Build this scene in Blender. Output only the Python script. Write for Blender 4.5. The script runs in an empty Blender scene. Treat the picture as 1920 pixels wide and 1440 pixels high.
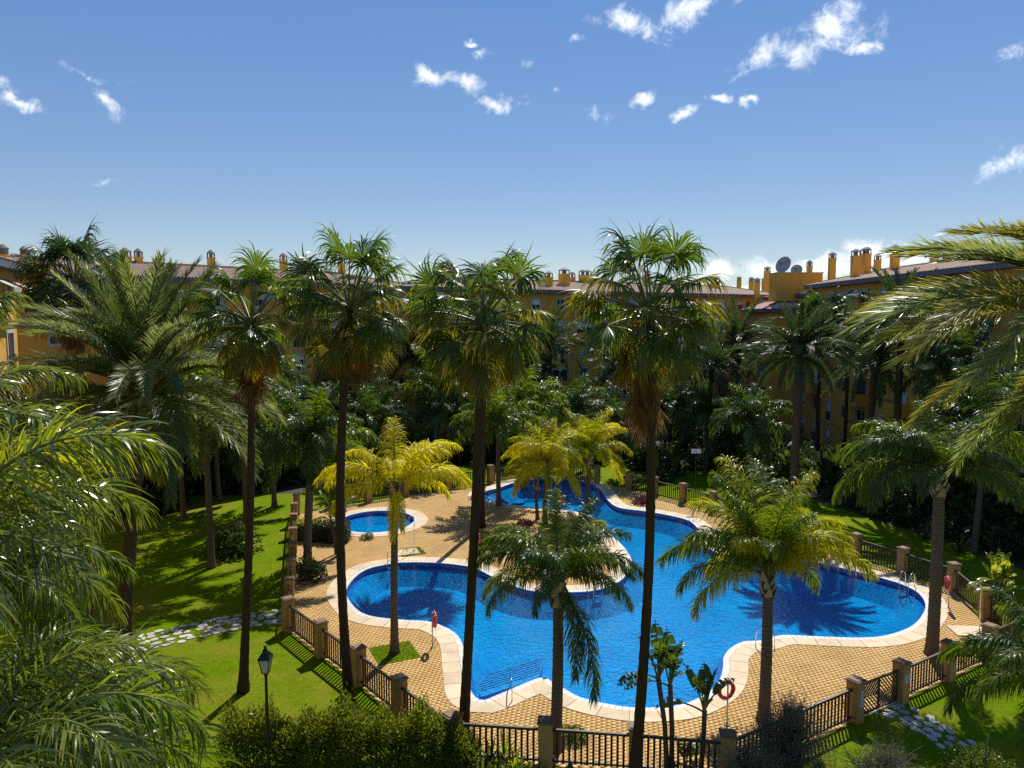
import bpy, math, random
import numpy as np
from mathutils import Vector, Matrix, geometry

R = math.radians
rng = np.random.default_rng(7)
random.seed(7)
sc = bpy.context.scene
col = sc.collection

# ---------------------------------------------------------------- camera, sky, sun, exposure
EYE = 15.0          # balcony height above the lawn (m)
F_PX = 1442.0       # focal length in pixels of the 1920 px wide photograph
PITCH = R(5.0)
SUN_AZ, SUN_EL = R(17.0), R(50.0)

cam_d = bpy.data.cameras.new('camera')
cam_d.sensor_width = 36.0
cam_d.lens = 36.0 * F_PX / 1920.0
cam_d.clip_start, cam_d.clip_end = 0.1, 3000.0
cam = bpy.data.objects.new('camera', cam_d)
cam.location = (0, 0, EYE)
cam.rotation_euler = (math.pi / 2 - PITCH, 0, 0)
col.objects.link(cam)
sc.camera = cam

SUN_DIR = Vector((math.sin(SUN_AZ) * math.cos(SUN_EL), math.cos(SUN_AZ) * math.cos(SUN_EL), math.sin(SUN_EL)))
sun_d = bpy.data.lights.new('sun', 'SUN')
sun_d.energy = 4.6
sun_d.angle = R(0.53)
sun_d.color = (1.0, 0.95, 0.86)
sun = bpy.data.objects.new('sun', sun_d)
sun.rotation_euler = SUN_DIR.to_track_quat('Z', 'Y').to_euler()
sun.location = (20, 60, 80)
col.objects.link(sun)

sc.view_settings.view_transform = 'Standard'
sc.view_settings.look = 'None'
sc.view_settings.exposure = 0.3
sc.view_settings.gamma = 1.0
sc.render.engine = 'CYCLES'
sc.cycles.use_denoising = False
sc.cycles.max_bounces = 8
sc.cycles.transparent_max_bounces = 12
sc.cycles.sample_clamp_indirect = 3.0
sc.cycles.sample_clamp_direct = 12.0
sc.cycles.caustics_reflective = False
sc.cycles.caustics_refractive = False


def px_dir(x, y):
    cx, cy = (x - 960.0) / F_PX, (720.0 - y) / F_PX
    c, s = math.cos(PITCH), math.sin(PITCH)
    return Vector((cx, c + cy * s, -s + cy * c))


def G(x, y, z=0.0):
    """survey: the point at height z seen at photograph pixel x, y"""
    d = px_dir(x, y)
    t = (z - EYE) / d.z
    return Vector((d.x * t, d.y * t, z))


def at(x, y, Y):
    d = px_dir(x, y)
    t = Y / d.y
    return Vector((d.x * t, Y, EYE + d.z * t))


# ---------------------------------------------------------------- node helpers
def new_mat(name):
    m = bpy.data.materials.new(name)
    m.use_nodes = True
    m.node_tree.nodes.clear()
    return m, m.node_tree


class NT:
    def __init__(self, tree):
        self.t = tree

    def n(self, kind, ins=None, **props):
        nd = self.t.nodes.new(kind)
        for k, v in props.items():
            setattr(nd, k, v)
        for k, v in (ins or {}).items():
            sock = nd.inputs[k]
            if isinstance(v, bpy.types.NodeSocket):
                self.t.links.new(v, sock)
            else:
                if isinstance(v, (tuple, list)) and len(v) == 3 and sock.type == 'RGBA':
                    v = (*v, 1.0)
                sock.default_value = v
        return nd

    def math(self, op, a, b=0.0, c=0.0, clamp=False):
        nd = self.n('ShaderNodeMath', {0: a, 1: b, 2: c}, operation=op)
        nd.use_clamp = clamp
        return nd.outputs[0]

    def mix(self, fac, a, b, mode='MIX'):
        nd = self.n('ShaderNodeMix', None, data_type='RGBA', blend_type=mode)
        for idx, v in ((0, fac), (6, a), (7, b)):
            if isinstance(v, bpy.types.NodeSocket):
                self.t.links.new(v, nd.inputs[idx])
            else:
                if isinstance(v, (tuple, list)) and len(v) == 3:
                    v = (*v, 1.0)
                nd.inputs[idx].default_value = v
        return nd.outputs[2]

    def noise(self, scale, detail=3.0, rough=0.55, vec=None, dist=0.0):
        ins = {'Scale': scale, 'Detail': detail, 'Roughness': rough, 'Distortion': dist}
        if vec is not None:
            ins['Vector'] = vec
        return self.n('ShaderNodeTexNoise', ins)

    def ramp(self, fac, stops):
        nd = self.n('ShaderNodeValToRGB', {'Fac': fac})
        e = nd.color_ramp.elements
        while len(e) > 1:
            e.remove(e[-1])
        e[0].position, e[0].color = stops[0][0], (*stops[0][1], 1)
        for p, c in stops[1:]:
            x = e.new(p)
            x.color = (*c, 1)
        return nd.outputs[0]

    def out(self, surf):
        o = self.n('ShaderNodeOutputMaterial')
        self.t.links.new(surf, o.inputs['Surface'])


# ---------------------------------------------------------------- sky with small cumulus
world = bpy.data.worlds.new('World')
sc.world = world
world.use_nodes = True
wt = world.node_tree
wt.nodes.clear()
W = NT(wt)
SKY_STRENGTH = 0.15
sky = W.n('ShaderNodeTexSky', None, sky_type='NISHITA', sun_disc=False, sun_elevation=SUN_EL, sun_rotation=SUN_AZ,
          altitude=0.0, air_density=1.0, dust_density=0.0, ozone_density=4.0)


def azel(x, y):
    d = px_dir(x, y).normalized()
    return math.atan2(d.x, d.y), math.asin(d.z)


clouds = [  # pixel centre, half width, half height (px), tilt deg, weight
    (1265, 40, 70, 32, 22), (1185, 52, 45, 22, -15), (1320, 18, 70, 22, 10), (1075, 70, 20, 10, 15), (1105, 40, 14, 22, 70),
    (1520, 88, 105, 30, 12), (1560, 50, 48, 48, -10), (1440, 105, 55, 28, 22), (1610, 92, 35, 14, 0),
    (800, 140, 36, 20, -25), (875, 158, 58, 20, -12), (930, 190, 52, 17, 10), (885, 78, 20, 8, -8), (905, 100, 22, 9, 0),
    (1120, 214, 34, 13, -15), (1208, 190, 20, 12, 25), (1278, 208, 32, 13, 10), (1350, 189, 26, 9, -5), (1414, 191, 20, 10, 0),
    (1885, 305, 52, 28, 18), (1905, 95, 26, 10, 10), (12, 160, 24, 13, -30), (38, 195, 22, 7, -10),
    (178, 140, 46, 8, -10), (190, 178, 24, 15, -40), (206, 347, 22, 7, -5), (1040, 162, 12, 9, -20), (985, 115, 18, 12, -30),
    (1345, 515, 60, 22, 5), (1440, 505, 85, 32, 5), (1540, 500, 90, 34, 8), (1640, 492, 80, 26, 4), (1290, 530, 60, 16, 0), (1735, 484, 60, 16, 0), (1420, 545, 150, 14, 0),
]
faint = {(905, 100), (985, 115), (178, 140), (190, 180), (206, 347), (1040, 162), (1905, 95), (1105, 40), (1120, 214), (38, 195), (12, 160), (190, 178)}
ell = []
for cx, cy, hw, hh, tilt in clouds:
    a, e = azel(cx, cy)
    ell.append((a, e, hw / F_PX * 1.05, hh / F_PX * 1.05, R(tilt), 0.62 if (cx, cy) in faint else (1.35 if cy > 450 else 1.1)))
for i in range(26):  # the same kind of sky goes on all round
    a = R(40) + rng.random() * R(280)
    e = R(2 + 45 * rng.random() ** 1.4)
    s = 0.02 + 0.035 * rng.random()
    ell.append((a if a < math.pi else a - 2 * math.pi, e, s * 1.5, s * 0.55, R(rng.uniform(-25, 25)), 1.0))
tc = W.n('ShaderNodeTexCoord')
sep = W.n('ShaderNodeSeparateXYZ', {0: tc.outputs['Generated']})
az = W.math('ARCTAN2', sep.outputs[0], sep.outputs[1])
el = W.math('ARCSINE', sep.outputs[2])
uv = W.n('ShaderNodeCombineXYZ', {0: az, 1: el})
nw = W.noise(16.0, 4.0, 0.6, tc.outputs['Generated'])
warp = W.n('ShaderNodeVectorMath', {0: nw.outputs['Color'], 1: (0.5, 0.5, 0.5)}, operation='SUBTRACT')
warp = W.n('ShaderNodeVectorMath', {0: warp.outputs[0], 'Scale': 0.05}, operation='SCALE')
uvw = W.n('ShaderNodeVectorMath', {0: uv.outputs[0], 1: warp.outputs[0]}, operation='ADD')
best = None
for a, e, sx, sy, t, wgt in ell:
    mp = W.n('ShaderNodeMapping', {'Vector': uvw.outputs[0], 'Location': (a, e, 0), 'Rotation': (0, 0, t), 'Scale': (sx, sy, 1)}, vector_type='TEXTURE')
    sp = W.n('ShaderNodeVectorMath', {0: mp.outputs[0], 1: (1, 1, 0)}, operation='MULTIPLY')
    ln = W.n('ShaderNodeVectorMath', {0: sp.outputs[0]}, operation='LENGTH').outputs['Value']
    m = W.math('MULTIPLY_ADD', ln, -wgt, wgt)
    best = m if best is None else W.math('MAXIMUM', best, m)
n1 = W.noise(26.0, 10.0, 0.7, tc.outputs['Generated'], 0.35)
n1f = W.math('SUBTRACT', n1.outputs['Fac'], 0.5)
den = W.math('MULTIPLY_ADD', n1f, 3.9, best)
mask = W.n('ShaderNodeMapRange', {0: den, 1: 0.08, 2: 1.45, 3: 0.0, 4: 1.0}, interpolation_type='SMOOTHSTEP').outputs[0]
n2 = W.noise(20.0, 4.0, 0.5, tc.outputs['Generated'])
ccol = W.ramp(n2.outputs['Fac'], [(0.3, (0.68, 0.74, 0.82)), (0.5, (1.05, 1.08, 1.1))])
gam = W.n('ShaderNodeGamma', {'Color': sky.outputs[0], 'Gamma': 0.5})
hsv = W.n('ShaderNodeHueSaturation', {'Saturation': 1.72, 'Hue': 0.517, 'Value': 1.38, 'Color': gam.outputs[0]})
bg1 = W.n('ShaderNodeBackground', {'Color': hsv.outputs[0], 'Strength': SKY_STRENGTH})
bg2 = W.n('ShaderNodeBackground', {'Color': ccol, 'Strength': 1.0})
mxs = W.n('ShaderNodeMixShader', {0: mask, 1: bg1.outputs[0], 2: bg2.outputs[0]})
wo = W.n('ShaderNodeOutputWorld')
wt.links.new(mxs.outputs[0], wo.inputs[0])

# ---------------------------------------------------------------- materials
MAT = {}


def plain(name, c, rough=0.7, var=0.0, vscale=4.0, bump=0.0, bscale=40.0, spec=0.5, metal=0.0, island=0.0, dirt=None, dscale=0.6):
    m, t = new_mat(name)
    N = NT(t)
    colr = c
    tcn = N.n('ShaderNodeTexCoord').outputs['Object']
    if var:
        nz = N.noise(vscale, 5.0, 0.6, tcn)
        colr = N.mix(nz.outputs['Fac'], tuple(max(0, v * (1 - var)) for v in c), tuple(v * (1 + var) for v in c))
    if island:
        g = N.n('ShaderNodeNewGeometry')
        rr = N.n('ShaderNodeObjectInfo').outputs['Random']
        s = N.math('FRACT', N.math('ADD', g.outputs['Random Per Island'], rr))
        v = N.math('MULTIPLY_ADD', s, 2 * island, 1 - island)
        hs = N.n('ShaderNodeHueSaturation', {'Value': v, 'Color': colr})
        colr = hs.outputs[0]
    if dirt:
        nz2 = N.noise(dscale, 6.0, 0.65, tcn)
        f = N.n('ShaderNodeMapRange', {0: nz2.outputs['Fac'], 1: 0.48, 2: 0.72, 3: 0.0, 4: 0.75}).outputs[0]
        colr = N.mix(f, colr, dirt)
    ins = {'Base Color': colr, 'Roughness': rough, 'Metallic': metal, 'Specular IOR Level': spec}
    if bump:
        nb = N.noise(bscale, 4.0, 0.6, tcn)
        ins['Normal'] = N.n('ShaderNodeBump', {'Strength': bump, 'Distance': 0.02, 'Height': nb.outputs['Fac']}).outputs[0]
    N.out(N.n('ShaderNodeBsdfPrincipled', ins).outputs[0])
    MAT[name] = m
    return m


def leaf(name, c1, c2, tip=None, glow=None, trans=0.4, rough=0.38, tip_from=0.72, spec=0.35):
    m, t = new_mat(name)
    N = NT(t)
    g = N.n('ShaderNodeNewGeometry')
    oi = N.n('ShaderNodeObjectInfo')
    s = N.math('FRACT', N.math('ADD', g.outputs['Random Per Island'], oi.outputs['Random']))
    c = N.mix(s, c1, c2)
    gl = N.mix(s, tuple(v * 0.75 for v in glow), tuple(min(1, v * 1.25) for v in glow))
    if tip:
        at_ = N.n('ShaderNodeAttribute', None, attribute_name='t')
        f = N.n('ShaderNodeMapRange', {0: at_.outputs['Fac'], 1: tip_from, 2: 1.0, 3: 0.0, 4: 1.0}).outputs[0]
        f = N.math('MULTIPLY', f, s)
        c = N.mix(f, c, tip)
        gl = N.mix(f, gl, tuple(min(1, v * 1.6) for v in tip))
    p = N.n('ShaderNodeBsdfPrincipled', {'Base Color': c, 'Roughness': rough, 'Specular IOR Level': spec})
    tr = N.n('ShaderNodeBsdfTranslucent', {'Color': gl})
    N.out(N.n('ShaderNodeMixShader', {0: trans, 1: p.outputs[0], 2: tr.outputs[0]}).outputs[0])
    MAT[name] = m
    return m


leaf('queen_green', (0.045, 0.085, 0.008), (0.11, 0.155, 0.014), (0.36, 0.29, 0.02), (0.26, 0.36, 0.012), 0.42, 0.34)
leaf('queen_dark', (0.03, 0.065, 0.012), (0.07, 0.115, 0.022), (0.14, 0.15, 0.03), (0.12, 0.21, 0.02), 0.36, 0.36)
leaf('queen_yellow', (0.48, 0.43, 0.008), (0.66, 0.55, 0.012), (0.62, 0.36, 0.012), (0.9, 0.76, 0.01), 0.5, 0.45, 0.5)
leaf('queen_lime', (0.18, 0.21, 0.008), (0.31, 0.30, 0.010), (0.48, 0.36, 0.010), (0.58, 0.58, 0.010), 0.48, 0.38, 0.6)
leaf('date_green', (0.05, 0.085, 0.02), (0.10, 0.135, 0.034), (0.20, 0.20, 0.05), (0.19, 0.25, 0.03), 0.36, 0.36)
leaf('date_gold', (0.12, 0.125, 0.025), (0.22, 0.205, 0.045), (0.34, 0.28, 0.07), (0.46, 0.42, 0.04), 0.42, 0.36)
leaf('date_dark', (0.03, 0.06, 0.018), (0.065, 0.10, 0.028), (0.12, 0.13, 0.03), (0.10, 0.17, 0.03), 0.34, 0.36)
leaf('fan_green', (0.035, 0.07, 0.010), (0.075, 0.115, 0.016), (0.18, 0.17, 0.03), (0.19, 0.30, 0.014), 0.4, 0.34)
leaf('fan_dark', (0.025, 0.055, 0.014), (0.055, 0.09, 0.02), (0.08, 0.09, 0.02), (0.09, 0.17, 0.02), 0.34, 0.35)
leaf('fan_olive', (0.085, 0.09, 0.012), (0.15, 0.14, 0.018), (0.30, 0.19, 0.03), (0.36, 0.33, 0.015), 0.42, 0.4)
leaf('fan_amber', (0.28, 0.15, 0.015), (0.42, 0.22, 0.02), (0.40, 0.16, 0.02), (0.7, 0.36, 0.015), 0.5, 0.5)
leaf('fan_dead', (0.17, 0.08, 0.032), (0.29, 0.145, 0.062), (0.32, 0.18, 0.085), (0.30, 0.12, 0.035), 0.34, 0.75, 0.6, 0.12)
leaf('shrub_dark', (0.028, 0.05, 0.014), (0.065, 0.09, 0.026), None, (0.09, 0.14, 0.02), 0.3, 0.36)
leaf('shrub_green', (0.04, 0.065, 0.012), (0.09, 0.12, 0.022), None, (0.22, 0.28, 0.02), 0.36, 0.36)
leaf('shrub_olive', (0.07, 0.08, 0.03), (0.13, 0.13, 0.05), None, (0.24, 0.24, 0.05), 0.32, 0.45)
leaf('twig_grey', (0.11, 0.095, 0.06), (0.22, 0.19, 0.12), None, (0.2, 0.18, 0.08), 0.2, 0.6)
leaf('hedge_leaf', (0.045, 0.07, 0.010), (0.15, 0.175, 0.018), None, (0.30, 0.36, 0.016), 0.38, 0.34)
leaf('queen_near', (0.04, 0.065, 0.010), (0.20, 0.225, 0.03), (0.45, 0.40, 0.05), (0.30, 0.37, 0.02), 0.34, 0.24, 0.7, 0.6)
leaf('date_pale', (0.10, 0.125, 0.05), (0.21, 0.235, 0.10), (0.30, 0.30, 0.13), (0.36, 0.42, 0.10), 0.44, 0.36)
leaf('purple_leaf', (0.05, 0.012, 0.03), (0.11, 0.03, 0.06), None, (0.16, 0.03, 0.07), 0.3, 0.4)
leaf('lime_leaf', (0.12, 0.17, 0.012), (0.22, 0.26, 0.02), None, (0.5, 0.6, 0.02), 0.45, 0.36)
leaf('bird_leaf', (0.02, 0.05, 0.012), (0.05, 0.09, 0.016), (0.20, 0.11, 0.03), (0.16, 0.26, 0.02), 0.32, 0.3, 0.85)
leaf('bird_leaf_lime', (0.12, 0.17, 0.014), (0.20, 0.25, 0.02), (0.3, 0.2, 0.04), (0.5, 0.55, 0.03), 0.45, 0.3, 0.85)
leaf('agave_leaf', (0.07, 0.10, 0.05), (0.12, 0.15, 0.07), (0.16, 0.13, 0.05), (0.2, 0.26, 0.06), 0.2, 0.4)
leaf('flower_orange', (0.75, 0.16, 0.02), (0.8, 0.24, 0.03), None, (0.8, 0.2, 0.03), 0.3, 0.5)
leaf('petiole_mat', (0.13, 0.13, 0.04), (0.22, 0.19, 0.07), None, (0.2, 0.2, 0.04), 0.1, 0.4)
leaf('petiole_dead', (0.16, 0.09, 0.045), (0.26, 0.15, 0.07), None, (0.2, 0.1, 0.03), 0.1, 0.6)


def trunk_mat(name, c1, c2, ring=26.0, strength=0.9):
    m, t = new_mat(name)
    N = NT(t)
    tcn = N.n('ShaderNodeTexCoord').outputs['Object']
    wv = N.n('ShaderNodeTexWave', {'Vector': tcn, 'Scale': ring / 6.283, 'Distortion': 2.2, 'Detail': 3.0, 'Detail Scale': 2.0}, wave_type='BANDS', bands_direction='Z', wave_profile='SAW')
    mp = N.n('ShaderNodeMapping', {'Vector': tcn, 'Scale': (9, 9, 1.2)})
    nz = N.noise(3.0, 6.0, 0.65, mp.outputs[0])
    f = N.math('MULTIPLY_ADD', wv.outputs['Fac'], 0.45, N.math('MULTIPLY', nz.outputs['Fac'], 0.6), clamp=True)
    c = N.mix(f, c1, c2)
    h = N.math('ADD', wv.outputs['Fac'], nz.outputs['Fac'])
    b = N.n('ShaderNodeBump', {'Strength': strength, 'Distance': 0.03, 'Height': h})
    N.out(N.n('ShaderNodeBsdfPrincipled', {'Base Color': c, 'Roughness': 0.85, 'Normal': b.outputs[0], 'Specular IOR Level': 0.25}).outputs[0])
    MAT[name] = m


trunk_mat('trunk_fan', (0.022, 0.012, 0.008), (0.12, 0.068, 0.042), 34)
trunk_mat('trunk_queen', (0.055, 0.04, 0.028), (0.20, 0.155, 0.115), 14)
trunk_mat('trunk_date', (0.035, 0.024, 0.016), (0.15, 0.10, 0.065), 26, 1.0)
trunk_mat('bark', (0.05, 0.035, 0.025), (0.16, 0.12, 0.085), 8)
plain('boot', (0.36, 0.26, 0.18), 0.8, 0.5, 6, 0.5, 20, island=0.25)
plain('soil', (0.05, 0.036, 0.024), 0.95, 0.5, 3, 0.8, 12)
plain('sand_joint', (0.36, 0.235, 0.10), 0.95, 0.3, 6)
plain('coping', (0.66, 0.52, 0.34), 0.75, 0.12, 1.2, 0.12, 25, island=0.10, dirt=(0.44, 0.33, 0.21), dscale=0.8)
plain('stone', (0.46, 0.43, 0.37), 0.8, 0.3, 3, 0.6, 9, island=0.22)
plain('pillar_stucco', (0.46, 0.26, 0.08), 0.85, 0.22, 2.5, 0.3, 45, dirt=(0.22, 0.13, 0.055), dscale=1.6)
plain('cap_tile', (0.19, 0.105, 0.065), 0.7, 0.3, 6, 0.2, 30)
plain('dark_wood', (0.030, 0.019, 0.013), 0.55, 0.4, 8, 0.2, 30, island=0.2)
plain('rail_wood', (0.045, 0.028, 0.018), 0.42, 0.4, 6, 0.2, 30)
plain('steel', (0.75, 0.76, 0.78), 0.18, metal=1.0)
plain('galv', (0.5, 0.5, 0.5), 0.4, metal=0.8)
plain('white_paint', (0.78, 0.78, 0.75), 0.5, 0.05)
plain('ring_red', (0.68, 0.035, 0.012), 0.45, 0.1, 6)
plain('rope_white', (0.7, 0.68, 0.62), 0.8)
plain('black_iron', (0.012, 0.012, 0.013), 0.4, 0.2, 20)
def facade_mat():
    m, t = new_mat('facade')
    N = NT(t)
    tcn = N.n('ShaderNodeTexCoord').outputs['Object']
    n1 = N.noise(0.35, 5.0, 0.6, tcn)
    st = N.noise(1.0, 6.0, 0.7, N.n('ShaderNodeMapping', {'Vector': tcn, 'Scale': (2.4, 2.4, 0.16)}).outputs[0])
    c = N.mix(n1.outputs['Fac'], (0.62, 0.31, 0.05), (0.78, 0.43, 0.085))
    f = N.n('ShaderNodeMapRange', {0: st.outputs['Fac'], 1: 0.5, 2: 0.75, 3: 0.0, 4: 0.65}).outputs[0]
    c = N.mix(f, c, (0.42, 0.22, 0.06))
    b = N.n('ShaderNodeBump', {'Strength': 0.15, 'Distance': 0.02, 'Height': N.noise(30.0, 4.0, 0.6, tcn).outputs['Fac']})
    N.out(N.n('ShaderNodeBsdfPrincipled', {'Base Color': c, 'Roughness': 0.9, 'Normal': b.outputs[0], 'Specular IOR Level': 0.2}).outputs[0])
    MAT['facade'] = m


facade_mat()
plain('facade_trim', (0.46, 0.43, 0.42), 0.8, 0.1, 1.0)
plain('fascia', (0.10, 0.11, 0.15), 0.6, 0.2, 1.0)
plain('white_frame', (0.72, 0.72, 0.72), 0.5)
plain('blue_paint', (0.02, 0.05, 0.32), 0.5, 0.15, 2)
plain('shutter_blue', (0.16, 0.21, 0.32), 0.6, 0.15, 2)
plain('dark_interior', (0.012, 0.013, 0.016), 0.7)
plain('awning_cloth', (0.45, 0.42, 0.36), 0.9)
plain('chimney_grey', (0.22, 0.20, 0.20), 0.8, 0.3, 6)
plain('path_paving', (0.36, 0.27, 0.17), 0.9, 0.2, 2.0, 0.3, 15)
plain('dish_metal', (0.40, 0.38, 0.36), 0.5, 0.15, 5)
plain('gutter_tile', (0.62, 0.60, 0.55), 0.6, 0.15, 7.0, island=0.10)
plain('sign_white', (0.74, 0.72, 0.66), 0.5)
plain('sign_ink', (0.03, 0.03, 0.04), 0.6)


def glass_mat():
    m, t = new_mat('window_glass')
    N = NT(t)
    N.out(N.n('ShaderNodeBsdfPrincipled', {'Base Color': (0.02, 0.025, 0.035), 'Roughness': 0.05, 'Specular IOR Level': 0.8}).outputs[0])
    MAT['window_glass'] = m
    m, t = new_mat('lantern_glass')
    N = NT(t)
    a = N.n('ShaderNodeBsdfPrincipled', {'Base Color': (0.75, 0.72, 0.66), 'Roughness': 0.35})
    b = N.n('ShaderNodeBsdfTranslucent', {'Color': (0.8, 0.78, 0.72)})
    N.out(N.n('ShaderNodeMixShader', {0: 0.5, 1: a.outputs[0], 2: b.outputs[0]}).outputs[0])
    MAT['lantern_glass'] = m


glass_mat()


def paver_mat():
    m, t = new_mat('paver')
    N = NT(t)
    g = N.n('ShaderNodeNewGeometry')
    oi = N.n('ShaderNodeObjectInfo')
    s = N.math('FRACT', N.math('ADD', g.outputs['Random Per Island'], oi.outputs['Random']))
    c = N.ramp(s, [(0.0, (0.56, 0.345, 0.12)), (0.5, (0.61, 0.385, 0.14)), (1.0, (0.66, 0.425, 0.165))])
    nz = N.noise(0.5, 7.0, 0.7, g.outputs['Position'])
    f = N.n('ShaderNodeMapRange', {0: nz.outputs['Fac'], 1: 0.42, 2: 0.75, 3: 0.0, 4: 0.8}).outputs[0]
    c = N.mix(f, c, (0.42, 0.25, 0.09))
    nb = N.noise(60.0, 3.0, 0.6, g.outputs['Position'])
    b = N.n('ShaderNodeBump', {'Strength': 0.25, 'Distance': 0.01, 'Height': nb.outputs['Fac']})
    N.out(N.n('ShaderNodeBsdfPrincipled', {'Base Color': c, 'Roughness': 0.85, 'Normal': b.outputs[0], 'Specular IOR Level': 0.3}).outputs[0])
    MAT['paver'] = m


paver_mat()


def lawn_mat():
    m, t = new_mat('lawn')
    N = NT(t)
    p = N.n('ShaderNodeNewGeometry').outputs['Position']
    big = N.noise(0.22, 7.0, 0.68, p, 0.4)
    mid = N.noise(1.6, 6.0, 0.7, p)
    fine = N.noise(38.0, 4.0, 0.7, p)
    c = N.ramp(mid.outputs['Fac'], [(0.25, (0.10, 0.16, 0.001)), (0.55, (0.145, 0.235, 0.002)), (0.8, (0.20, 0.265, 0.004))])
    f = N.n('ShaderNodeMapRange', {0: big.outputs['Fac'], 1: 0.46, 2: 0.7, 3: 0.0, 4: 0.9}).outputs[0]
    c = N.mix(f, c, (0.27, 0.235, 0.03))
    tuft = N.noise(7.0, 5.0, 0.75, p)
    k0 = N.math('MULTIPLY_ADD', tuft.outputs['Fac'], 0.6, N.math('MULTIPLY', fine.outputs['Fac'], 0.4))
    k = N.n('ShaderNodeMapRange', {0: k0, 1: 0.32, 2: 0.68, 3: 0.5, 4: 1.45}).outputs[0]
    c = N.n('ShaderNodeHueSaturation', {'Value': k, 'Color': c}).outputs[0]
    b = N.n('ShaderNodeBump', {'Strength': 0.9, 'Distance': 0.06, 'Height': fine.outputs['Fac']})
    N.out(N.n('ShaderNodeBsdfPrincipled', {'Base Color': c, 'Roughness': 0.9, 'Normal': b.outputs[0], 'Specular IOR Level': 0.03}).outputs[0])
    MAT['lawn'] = m


lawn_mat()


def pool_mats():
    for name, c1, c2 in (('pool_tile', (0.001, 0.24, 0.55), (0.002, 0.45, 0.86)), ('pool_ledge', (0.01, 0.17, 0.55), (0.025, 0.26, 0.68)), ('step_tile', (0.02, 0.32, 0.70), (0.05, 0.46, 0.88)), ('step_line', (0.002, 0.06, 0.26), (0.003, 0.07, 0.30))):
        m, t = new_mat(name)
        N = NT(t)
        p = N.n('ShaderNodeNewGeometry').outputs['Position']
        vo = N.n('ShaderNodeTexVoronoi', {'Vector': p, 'Scale': 16.0, 'Randomness': 0.35})
        sp = N.n('ShaderNodeSeparateXYZ', {0: vo.outputs['Color']})
        nz = N.noise(0.35, 6.0, 0.65, p, 0.5)
        nf = N.n('ShaderNodeMapRange', {0: nz.outputs['Fac'], 1: 0.3, 2: 0.7, 3: 0.0, 4: 0.6}).outputs[0]
        f = N.math('MULTIPLY_ADD', sp.outputs[0], 0.4, nf, clamp=True)
        c = N.mix(f, c1, c2)
        N.out(N.n('ShaderNodeBsdfPrincipled', {'Base Color': c, 'Roughness': 0.8, 'Specular IOR Level': 0.0}).outputs[0])
        MAT[name] = m
    m, t = new_mat('pool_water')
    N = NT(t)
    p = N.n('ShaderNodeNewGeometry').outputs['Position']
    n1 = N.noise(3.4, 3.0, 0.55, p, 0.6)
    n2 = N.noise(9.0, 4.0, 0.55, p, 0.4)
    h = N.math('MULTIPLY_ADD', n2.outputs['Fac'], 0.35, n1.outputs['Fac'])
    b = N.n('ShaderNodeBump', {'Strength': 0.45, 'Distance': 0.04, 'Height': h})
    tr = N.n('ShaderNodeBsdfTransparent', {'Color': (0.62, 0.90, 0.985)})
    gl = N.n('ShaderNodeBsdfGlossy', {'Color': (1, 1, 1), 'Roughness': 0.09, 'Normal': b.outputs[0]})
    b2 = N.n('ShaderNodeBump', {'Strength': 1.0, 'Distance': 0.12, 'Height': h})
    fr = N.n('ShaderNodeFresnel', {'IOR': 1.22, 'Normal': b2.outputs[0]})
    N.out(N.n('ShaderNodeMixShader', {0: fr.outputs[0], 1: tr.outputs[0], 2: gl.outputs[0]}).outputs[0])
    MAT['pool_water'] = m


pool_mats()


def roof_mat():
    m, t = new_mat('roof_tile')
    N = NT(t)
    tcn = N.n('ShaderNodeTexCoord').outputs['Object']
    nz = N.noise(5.0, 4.0, 0.7, tcn)
    nb = N.noise(0.5, 4.0, 0.6, tcn)
    c = N.ramp(nz.outputs['Fac'], [(0.3, (0.40, 0.24, 0.16)), (0.5, (0.60, 0.43, 0.32)), (0.72, (0.74, 0.60, 0.48))])
    f = N.n('ShaderNodeMapRange', {0: nb.outputs['Fac'], 1: 0.45, 2: 0.75, 3: 0.0, 4: 0.5}).outputs[0]
    c = N.mix(f, c, (0.44, 0.32, 0.24))
    N.out(N.n('ShaderNodeBsdfPrincipled', {'Base Color': c, 'Roughness': 0.9, 'Specular IOR Level': 0.2}).outputs[0])
    MAT['roof_tile'] = m


roof_mat()


# ---------------------------------------------------------------- mesh and object helpers
def mesh_np(name, V, Fq, mats, t=None, mi=None, smooth=True):
    """V (n,3), Fq (m,4) int quads, t per-vertex float"""
    me = bpy.data.meshes.new(name)
    V = np.asarray(V, dtype=np.float32)
    Fq = np.asarray(Fq, dtype=np.int32)
    me.vertices.add(len(V))
    me.vertices.foreach_set('co', V.ravel())
    k = Fq.shape[1]
    me.loops.add(Fq.size)
    me.loops.foreach_set('vertex_index', Fq.ravel())
    me.polygons.add(len(Fq))
    me.polygons.foreach_set('loop_start', np.arange(0, Fq.size, k, dtype=np.int32))
    if mi is not None:
        me.polygons.foreach_set('material_index', np.asarray(mi, dtype=np.int32))
    if smooth:
        me.polygons.foreach_set('use_smooth', np.ones(len(Fq), dtype=bool))
    me.update(calc_edges=True)
    if t is not None:
        a = me.attributes.new('t', 'FLOAT', 'POINT')
        a.data.foreach_set('value', np.asarray(t, dtype=np.float32))
    for m in mats:
        me.materials.append(MAT[m])
    return me


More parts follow.
